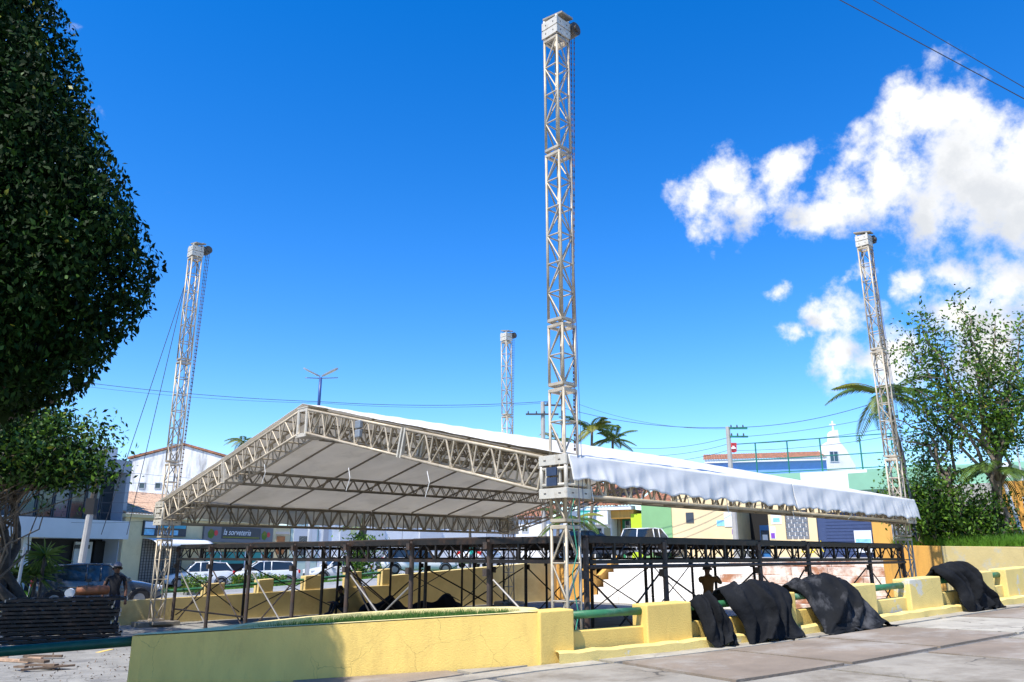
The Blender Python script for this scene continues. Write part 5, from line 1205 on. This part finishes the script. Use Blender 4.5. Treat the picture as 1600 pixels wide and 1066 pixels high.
# orange roll and helmet on the pile
t = thing('orange_roll', pc+d_*.35+UP*1.0, 'orange cloth roll lying on top of the stacked trusses', 'cloth roll'); c = pc+d_*.62+UP*1.08
m_ = MB(); m_.path([c+d_*x for x in (-.36,-.33,-.15,.05,.3,.34)], [.04,.095,.11,.105,.10,.05], 14); m_.build('roll', 'orange', t, smooth=True); m_ = MB()
for x in (-.15,.12): m_.path([c+d_*(x+.012*k) for k in range(2)], .113, 14)
m_.build('straps', 'shirt_brown', t)
# motorcycle front standing behind the pile
mc = Vector((-10.75, 20.0, 0)); t = thing('motorcycle', mc, 'blue and white motorcycle standing behind the stacked trusses', 'motorcycle'); hd_ = Vector((.25,-.97,0)); sd_ = Vector((.97,.25,0))
for k, off in enumerate((.0, -1.25)):
    c = mc+hd_*off+UP*.30; w = MB(); w.path([c+hd_*.27*math.cos(i*math.pi/8)+UP*.27*math.sin(i*math.pi/8) for i in range(17)], .05, 8); wo = w.build('wheel', 'tyre', t); w = MB(); w.tube(c-sd_*.03, c+sd_*.03, .17, 12); w.build('rim', 'rim', wo)
m_ = MB(); m_.obox(mc+hd_*-.62+UP*.62, hd_*.28, sd_*.11, UP*.12); bevel(m_.build('tank', 'lamp_blue', t), .05, 3); m_ = MB(); m_.obox(mc+hd_*-1.15+UP*.74, hd_*.32, sd_*.12, UP*.05); bevel(m_.build('seat', 'black_plastic', t), .03)
m_ = MB(); m_.tube(mc+UP*.3+sd_*.08, mc+hd_*-.3+UP*1.0+sd_*.08, .025, 6); m_.tube(mc+UP*.3-sd_*.08, mc+hd_*-.3+UP*1.0-sd_*.08, .025, 6); m_.tube(mc+hd_*-.33+UP*1.08-sd_*.35, mc+hd_*-.33+UP*1.08+sd_*.35, .018, 6); m_.obox(mc+hd_*-.65+UP*.36, hd_*.25, sd_*.12, UP*.14); m_.build('fork_and_engine', 'black_plastic', t)
m_ = MB(); m_.tube(mc+hd_*-.16+UP*.98, mc+hd_*-.06+UP*.96, .10, 14, .11); m_.build('headlight', 'headlamp', t); m_ = MB(); m_.obox(mc+hd_*-.12+UP*.80, hd_*.03, sd_*.12, UP*.09); bevel(m_.build('front_fairing', 'lamp_blue', t), .02)
for sg in (-1, 1): m_ = MB(); q = mc+hd_*-.33+UP*1.22+sd_*sg*.33; m_.tube(q-UP*.14, q, .008, 5); m_.obox(q+UP*.03, sd_*.06, hd_*.012, UP*.04); m_.build('mirror', 'black_plastic', t)
# broken wood on the plaza floor
rr_ = random.Random(31)
for i in range(9):
    px, py = rr_.uniform(-10, 92), rr_.uniform(1024, 1046); c = onz(px, py, .03); L_ = rr_.uniform(.25, .8); a = rr_.uniform(-.5,.5); d2 = Vector((math.cos(a), math.sin(a), rr_.uniform(-.02,.05)))
    m_ = MB(); m_.obox(c+UP*.02*(i % 3), d2*L_/2, Vector((-d2.y, d2.x, 0))*rr_.uniform(.02,.06), UP*rr_.uniform(.012,.03)); tag(m_.build('wood_scrap', 'old_wood' if i % 3 else 'tile_pale'), 'broken wood scrap lying on the floor in the bottom left corner', 'wood', 'wood scraps in the bottom left corner')
m_ = MB(); c = onz(118, 998, .03); m_.obox(c, (.18,.05,0), (-.03,.10,0), UP*.03); tag(m_.build('brick', 'tile'), 'loose red brick behind the dark green pipe', 'brick')
m_ = MB(); c = onz(164, 1017, .003); m_.obox(c, (.05,.0,0), (0,.28,0), UP*.003); tag(m_.build('floor_marking', 'yellow'), 'short yellow stripe painted on the plaza floor', 'marking')
lf = [tuple(onz(rr_.uniform(0,208), rr_.uniform(1008,1066), .006)) for _ in range(240)]; o = leaves('fallen_leaves', np.array(lf), .05, ['old_wood'], None, 0); tag(o, 'dry leaves and twigs scattered on the plaza floor at the left', 'leaves', kind='stuff')
# aluminium truss pieces stacked on the floor behind the stage
for k in range(3):
    q = onz(1062+k*24, 938, 0); t = thing('truss_piece', (q.x, q.y, 0), ('leftmost', 'middle', 'rightmost')[k]+' of the short aluminium truss pieces stored below the steps', 'truss', 'spare truss pieces')
    for z in (.2, .58, .96): lattice(t, 'lattice', Vector((q.x-.55, q.y+.1*k, z)), Vector((q.x+.5, q.y-.1, z)), (0,1,0), UP, .34, .34, .35, .028, .018, 'alu', 'zigv')
# ------------------------------------------------------------------ cars
def car(name, label, cat, loc, head, paint, L_=4.1, W_=1.74, H_=1.48, suv=0, group='cars along the street'):
    hd_ = Vector((head[0], head[1], 0)).normalized(); t = thing(name, loc, label, cat, group, math.atan2(hd_.y, hd_.x))
    h = L_/2; w = W_/2
    # stations: x, sill z, belt z, half width
    st_ = [(-h,.42,.80,w*.80),(-h+.10,.30,.93,w*.93),(-h+.45,.24,.98,w),(-.6,.22,.95,w),(.35,.22,.93,w),(h-1.15,.22,.92,w),(h-.75,.23,.86,w*.99),(h-.25,.26,.74,w*.92),(h-.04,.34,.62,w*.78)]
    b = MB(); rings = []
    for x, s0_, bz_, hw in st_:
        rings.append([(x,-hw*.86,s0_),(x,-hw,s0_+.14),(x,-hw*1.01,(s0_+bz_)/2+.05),(x,-hw*.95,bz_-.03),(x,-hw*.84,bz_),(x,0,bz_+.03),(x,hw*.84,bz_),(x,hw*.95,bz_-.03),(x,hw*1.01,(s0_+bz_)/2+.05),(x,hw,s0_+.14),(x,hw*.86,s0_)])
    n = 11; vs_ = [p for r_ in rings for p in r_]; fs = [(i*n+k, i*n+k+1, (i+1)*n+k+1, (i+1)*n+k) for i in range(len(rings)-1) for k in range(n-1)]+[(i*n+n-1, i*n, (i+1)*n, (i+1)*n+n-1) for i in range(len(rings)-1)]
    fs = [f[::-1] for f in fs]; fs += [tuple(range(n)), tuple(range((len(rings)-1)*n, len(rings)*n))[::-1]]; b.add(vs_, fs); body = b.build('body', paint, t, smooth=True, local=True); body.modifiers.new('e', 'EDGE_SPLIT').split_angle = R(50)
    # greenhouse
    roof_z = H_; gb = [(-h+.12 if not suv else -h+.08,.93,.74),(-h+.55 if not suv else -h+.3,roof_z-.06,.60),(-.35,roof_z,.61),(.25,roof_z-.03,.60),(h-1.12,.90,.74)]
    g_ = MB(); V = []
    for x, z, k in gb: V += [(x,-w*(k+.10 if z < 1 else k+.06),z),(x,w*(k+.10 if z < 1 else k+.06),z)]
    V += [(.1,-w*.86,.92),(.1,w*.86,.92)]
    Bz = [(gb[0][0],.93),(-.35,.94),(.25,.93),(gb[4][0],.90)]
    side = lambda sg: [(gb[0][0], sg*w*.84, .93),(gb[1][0], sg*w*.68, gb[1][1]),(gb[2][0], sg*w*.69, gb[2][1]),(gb[3][0], sg*w*.68, gb[3][1]),(gb[4][0], sg*w*.84, .90)]
    Lp, Rp = side(1), side(-1)
    g_.add(Lp+Rp, [(0,1,2,3,4)[::-1], (5,6,7,8,9), (0,5,6,1)[::-1], (3,8,9,4)[::-1]]); g_.add(Lp+Rp, [(1,6,7,2)[::-1],(2,7,8,3)[::-1]]); g_.build('windows', 'glass', t, local=True)
    r_ = MB()
    r_.grid(lambda u, v: (gb[1][0]-.06+(gb[3][0]-gb[1][0]+.14)*u, w*(.70)*(2*v-1), (gb[1][1] if u < .3 else gb[2][1] if u < .75 else gb[3][1])+.012+.035*(1-(2*v-1)**2)), 4, 6); ro = r_.build('roof', paint, t, smooth=True, local=True); ro.modifiers.new('t', 'SOLIDIFY').thickness = .03
    p_ = MB()
    for S_ in (Lp, Rp):
        for i in (0, 1, 2, 3): p_.tube(S_[i], S_[i+1], .035 if i in (0, 3) else .03, 5)
        for xb in (-.45, .0+.0): 
            z_t = roof_z-.02; p_.tube((xb, S_[0][1]*1.0, .93), (xb, S_[2][1]*1.0, z_t), .035, 5)
    p_.build('pillars', paint, t, smooth=True, local=True)
    for x in (-h+.78, h-.82):
        for sg in (-1, 1):
            w_ = MB(); w_.tube((x, sg*(w-.20), .31), (x, sg*(w+.012), .31), .31, 20); wo = w_.build('wheel', 'tyre', t, local=True); w_ = MB(); w_.tube((x, sg*(w+.0), .31), (x, sg*(w+.022), .31), .185, 16); rm = w_.build('rim', 'rim', wo, local=True)
            a_ = MB(); a_.path([(x+.36*math.cos(i*math.pi/10), sg*(w+.004), .31+.36*math.sin(i*math.pi/10)) for i in range(11)], .03, 5); a_.build('wheel_arch', 'black_plastic', t, local=True)
    for sg in (-1, 1):
        l_ = MB(); l_.obox((-h+.09, sg*w*.74, .86), (.07,0,0), (.0,.16,0), (0,0,.10)); bevel(l_.build('tail_light', 'tail', t, local=True), .03)
        l_ = MB(); l_.obox((h-.16, sg*w*.68, .68), (.11,-.03*sg,0), (0,.18,0), (0,0,.065)); bevel(l_.build('headlight', 'headlamp', t, local=True), .03)
        l_ = MB(); l_.obox((h-1.25, sg*(w+.06), .98), (.06,0,0), (0,.09,0), (0,0,.06)); bevel(l_.build('mirror', paint, t, local=True), .02)
        l_ = MB(); l_.obox((-.28, sg*(w+.006), .80), (.09,0,0), (0,.012,0), (0,0,.015)); l_.obox((.55, sg*(w+.006), .79), (.09,0,0), (0,.012,0), (0,0,.015)); l_.build('door_handle', 'black_plastic', t, local=True)
    l_ = MB(); l_.obox((-h+.02, 0, .62), (.02,0,0), (0,.22,0), (0,0,.07)); l_.build('number_plate', 'plate', t, local=True); l_ = MB(); l_.obox((-h+.05, 0, .40), (.05,0,0), (0,w*.8,0), (0,0,.10)); l_.build('bumper', 'black_plastic', t, local=True); l_ = MB(); l_.obox((h-.05, 0, .42), (.05,0,0), (0,w*.6,0), (0,0,.10)); l_.build('grille', 'black_plastic', t, local=True)
    return t
def cpos(px, Y, dz=.0): p = at(px, 880, Y); return (p.x, Y, zstreet(p.x)+.006+dz)
car('parked_car', 'dark grey hatchback parked in the shade behind the stacked trusses', 'car', cpos(158, 29.5), (.86,.5), 'car_grey', 4.25, 1.78, 1.50)
car('parked_car', 'silver car whose bonnet pokes in at the left edge', 'car', (-18.3, 27.2, .01), (.95,-.3), 'car_silver', 4.1)
car('parked_car', 'white hatchback behind the rounded hedge', 'car', cpos(312, 48), (-.85,-.45), 'car_white', 3.9)
car('parked_car', 'white car half hidden behind the flowering hedge', 'car', cpos(410, 50), (-.9,-.45), 'car_white', 4.4)
car('parked_car', 'white hatchback beside the white lamp post', 'car', cpos(528, 50.5), (-.85,-.55), 'car_white', 4.0)
car('parked_car', 'white sedan seen over the yellow rear wall', 'car', cpos(652, 48, .1), (.93,.35), 'car_white', 4.6)
car('parked_car', 'white car with red tail lights behind the teal clad person', 'car', cpos(752, 51, .15), (.35,.94), 'car_white', 4.0)
car('parked_car', 'dark blue car under the teal and white shop boards', 'car', cpos(925, 46, .25), (.9,.3), 'car_blue', 4.2)
car('parked_car', 'white people carrier in front of the green wall', 'car', cpos(1020, 49, .12), (.80,.55), 'car_white', 4.0, 1.72, 1.62, 1)
# ------------------------------------------------------------------ people
def person(label, loc, rz, J, mats, zones, hair=None, cap=None):
    """J: joints; one skinned body; zones(p) -> material index"""
    t = thing('person', loc, label, 'person', None, rz)
    names = list(J); V = [J[n][0] for n in names]; Rr = [J[n][1] for n in names]; par = [J[n][2] for n in names]
    E_ = [(names.index(p), i) for i, p in enumerate(par) if p]
    me = bpy.data.meshes.new('tmp'); me.from_pydata(V, E_, []); o = bpy.data.objects.new('tmp', me); col.objects.link(o)
    o.modifiers.new('skin', 'SKIN'); sv = me.skin_vertices[0].data
    for i, r_ in enumerate(Rr): sv[i].radius = (r_, r_) if not isinstance(r_, tuple) else r_
    sv[0].use_root = True; s_ = o.modifiers.new('sub', 'SUBSURF'); s_.levels = 1; s_.render_levels = 1
    dg = bpy.context.evaluated_depsgraph_get(); m2 = bpy.data.meshes.new_from_object(o.evaluated_get(dg)); bpy.data.objects.remove(o); m2.name = 'body'
    m2.materials.clear()
    for m in mats: m2.materials.append(MATS[m])
    for p in m2.polygons: p.material_index = zones(p.center); p.use_smooth = True
    b = bpy.data.objects.new('body', m2); col.objects.link(b); b.parent = t
    hc = Vector(J['head'][0])
    if hair:
        h_ = MB(); h_.grid(lambda u, v: (hc.x+.105*math.sin(math.pi*v*.62)*math.cos(6.283*u)-.012, hc.y+.092*math.sin(math.pi*v*.62)*math.sin(6.283*u), hc.z+.035+.115*math.cos(math.pi*v*.62)), 16, 8); h_.build('hair', hair, t, smooth=True, local=True)
    if cap:
        h_ = MB(); h_.grid(lambda u, v: (hc.x+.112*math.sin(math.pi*v*.5)*math.cos(6.283*u), hc.y+.10*math.sin(math.pi*v*.5)*math.sin(6.283*u), hc.z+.06+.10*math.cos(math.pi*v*.5)), 16, 6); h_.obox((hc.x+.15, hc.y, hc.z+.06), (.07,0,0), (0,.075,0), (0,0,.008)); h_.build('cap', cap, t, smooth=True, local=True)
    f_ = MB(); f_.tube((hc.x+.085,hc.y,hc.z+.0), (hc.x+.118,hc.y,hc.z-.02), .016, 6, .010)
    for sg in (-1, 1): f_.tube((hc.x, hc.y+sg*.085, hc.z), (hc.x-.01, hc.y+sg*.10, hc.z), .03, 8)
    f_.build('nose_and_ears', mats[0], t, local=True)
    f_ = MB()
    for sg in (-1, 1): f_.obox((hc.x+.092, hc.y+sg*.034, hc.z+.012), (.006,0,0), (0,.014,0), (0,0,.007))
    f_.obox((hc.x+.092, hc.y, hc.z-.06), (.005,0,0), (0,.025,0), (0,0,.006)); f_.build('eyes_and_mouth', 'dark', t, local=True)
    return t
def stand(H=1.70, larm=None, rarm=None, lean=0):
    k = H/1.70; J = {}
    def a(n, x, y, z, r, p): J[n] = ((x*k, y*k, z*k), r*k if not isinstance(r, tuple) else (r[0]*k, r[1]*k), p)
    a('pelvis', 0,0,.93,(.14,.11),None); a('waist', lean*.3,0,1.08,(.13,.10),'pelvis'); a('chest', lean*.7,0,1.28,(.155,.115),'waist'); a('neck0', lean,0,1.42,.065,'chest'); a('neck', lean,0,1.48,.05,'neck0'); a('head', lean+.02,0,1.58,(.088,.10),'neck'); a('crown', lean+.02,0,1.66,.06,'head')
    for sg, n, arm in ((1,'l',larm), (-1,'r',rarm)):
        a(n+'sh', lean,sg*.18,1.37,.062,'chest'); e, w_ = arm or ((-.02,sg*.25,1.10), (.06,sg*.26,.86))
        a(n+'el', *e, .045, n+'sh'); a(n+'wr', *w_, .030, n+'el'); dv = (Vector(w_)-Vector(e)).normalized(); pv = dv.orthogonal().normalized()
        hp = Vector(w_)+dv*.07; a(n+'palm', *hp, (.036,.020), n+'wr')
        for i in range(4): q = hp+pv*(.026*(i-1.5))+dv*(.085-.012*abs(i-1.3)); a(f'{n}f{i}', *q, .009, n+'palm')
        q = Vector(w_)+dv*.05-pv*.055; a(n+'th', *q, .010, n+'wr')
        a(n+'hip', 0,sg*.095,.86,.088,'pelvis'); a(n+'kn', .02,sg*.11,.48,.058,n+'hip'); a(n+'an', -.02,sg*.11,.09,.042,n+'kn'); a(n+'to', .15,sg*.13,.04,.038,n+'an')
    return J
def zones_std(sl=True):
    def z(p):
        if p.z > 1.44 and abs(p.y) < .14: return 0
        if p.z > .92 and not (abs(p.y) > .21 and p.z < 1.24): return 1
        if abs(p.y) > .2 and p.z > .7: return 0
        if p.z > .1: return 2
        return 3
    return z
p = onz(186, 975, 0); 
person('person in dark clothes and cap standing behind the stacked trusses', (-9.6,19.9,0), R(-60), stand(1.66), ['skin','shirt_black','jeans','black_plastic'], zones_std(), 'hair', 'cap')
q = onz(1112, 945, 0); q = Vector((4.9, 19.5, 0)); q = at(1108, 945, 19.0)
person('person in brown shirt reaching forward under the stage deck', (q.x, 19.0, 0), R(60), stand(1.66, ((.26,.24,1.28), (.50,.14,1.38)), ((.26,-.24,1.26), (.50,-.12,1.36))), ['skin','shirt_brown','jeans','black_plastic'], lambda c: (0 if (c.z > 1.42 and abs(c.y) < .14 and c.x < .15) or c.x > .3 else 1 if c.z > .9 else 2 if c.z > .1 else 3), 'hair')
q = at(737, 870, 47.5)
person('person in teal top walking behind the rear wall', (q.x, 47.5, zstreet(q.x)+.1), R(-120), stand(1.62), ['skin_light','shirt_teal','jeans','black_plastic'], zones_std(), 'hair')
q = at(541, 960, 26.6); J = {}
def a(n, x, y, z, r, p_): J[n] = ((x, y, z), r, p_)
a('pelvis',0,0,.14,(.15,.13),None); a('waist',.03,0,.28,(.14,.11),'pelvis'); a('chest',.12,0,.48,(.155,.12),'waist'); a('neck0',.18,0,.62,.065,'chest'); a('neck',.21,0,.67,.05,'neck0'); a('head',.25,0,.77,(.088,.10),'neck'); a('crown',.26,0,.86,.06,'head')
for sg, n in ((1,'l'),(-1,'r')):
    a(n+'sh',.15,sg*.18,.57,.062,'chest'); a(n+'el',.30,sg*.26,.36,.045,n+'sh'); a(n+'wr',.48,sg*.16,.40,.03,n+'el'); a(n+'palm',.54,sg*.13,.41,(.036,.02),n+'wr')
    for i in range(4): a(f'{n}f{i}',.62-.01*abs(i-1.5),sg*.12+.024*(i-1.5),.40,.009,n+'palm')
    a(n+'th',.53,sg*.05,.42,.01,n+'wr'); a(n+'hip',.05,sg*.10,.13,.09,'pelvis'); a(n+'kn',.42,sg*.17,.42,.06,n+'hip'); a(n+'an',.52,sg*.14,.09,.042,n+'kn'); a(n+'to',.68,sg*.15,.04,.038,n+'an')
person('person in black sitting on the ground beside the cloth heap', (q.x, q.y, 0), R(-150), J, ['skin','shirt_black','jeans','black_plastic'], lambda c: 0 if c.z > .69 or c.x > .5 and c.z > .3 else 1 if c.z > .24 and c.x < .36 else 2, 'hair')
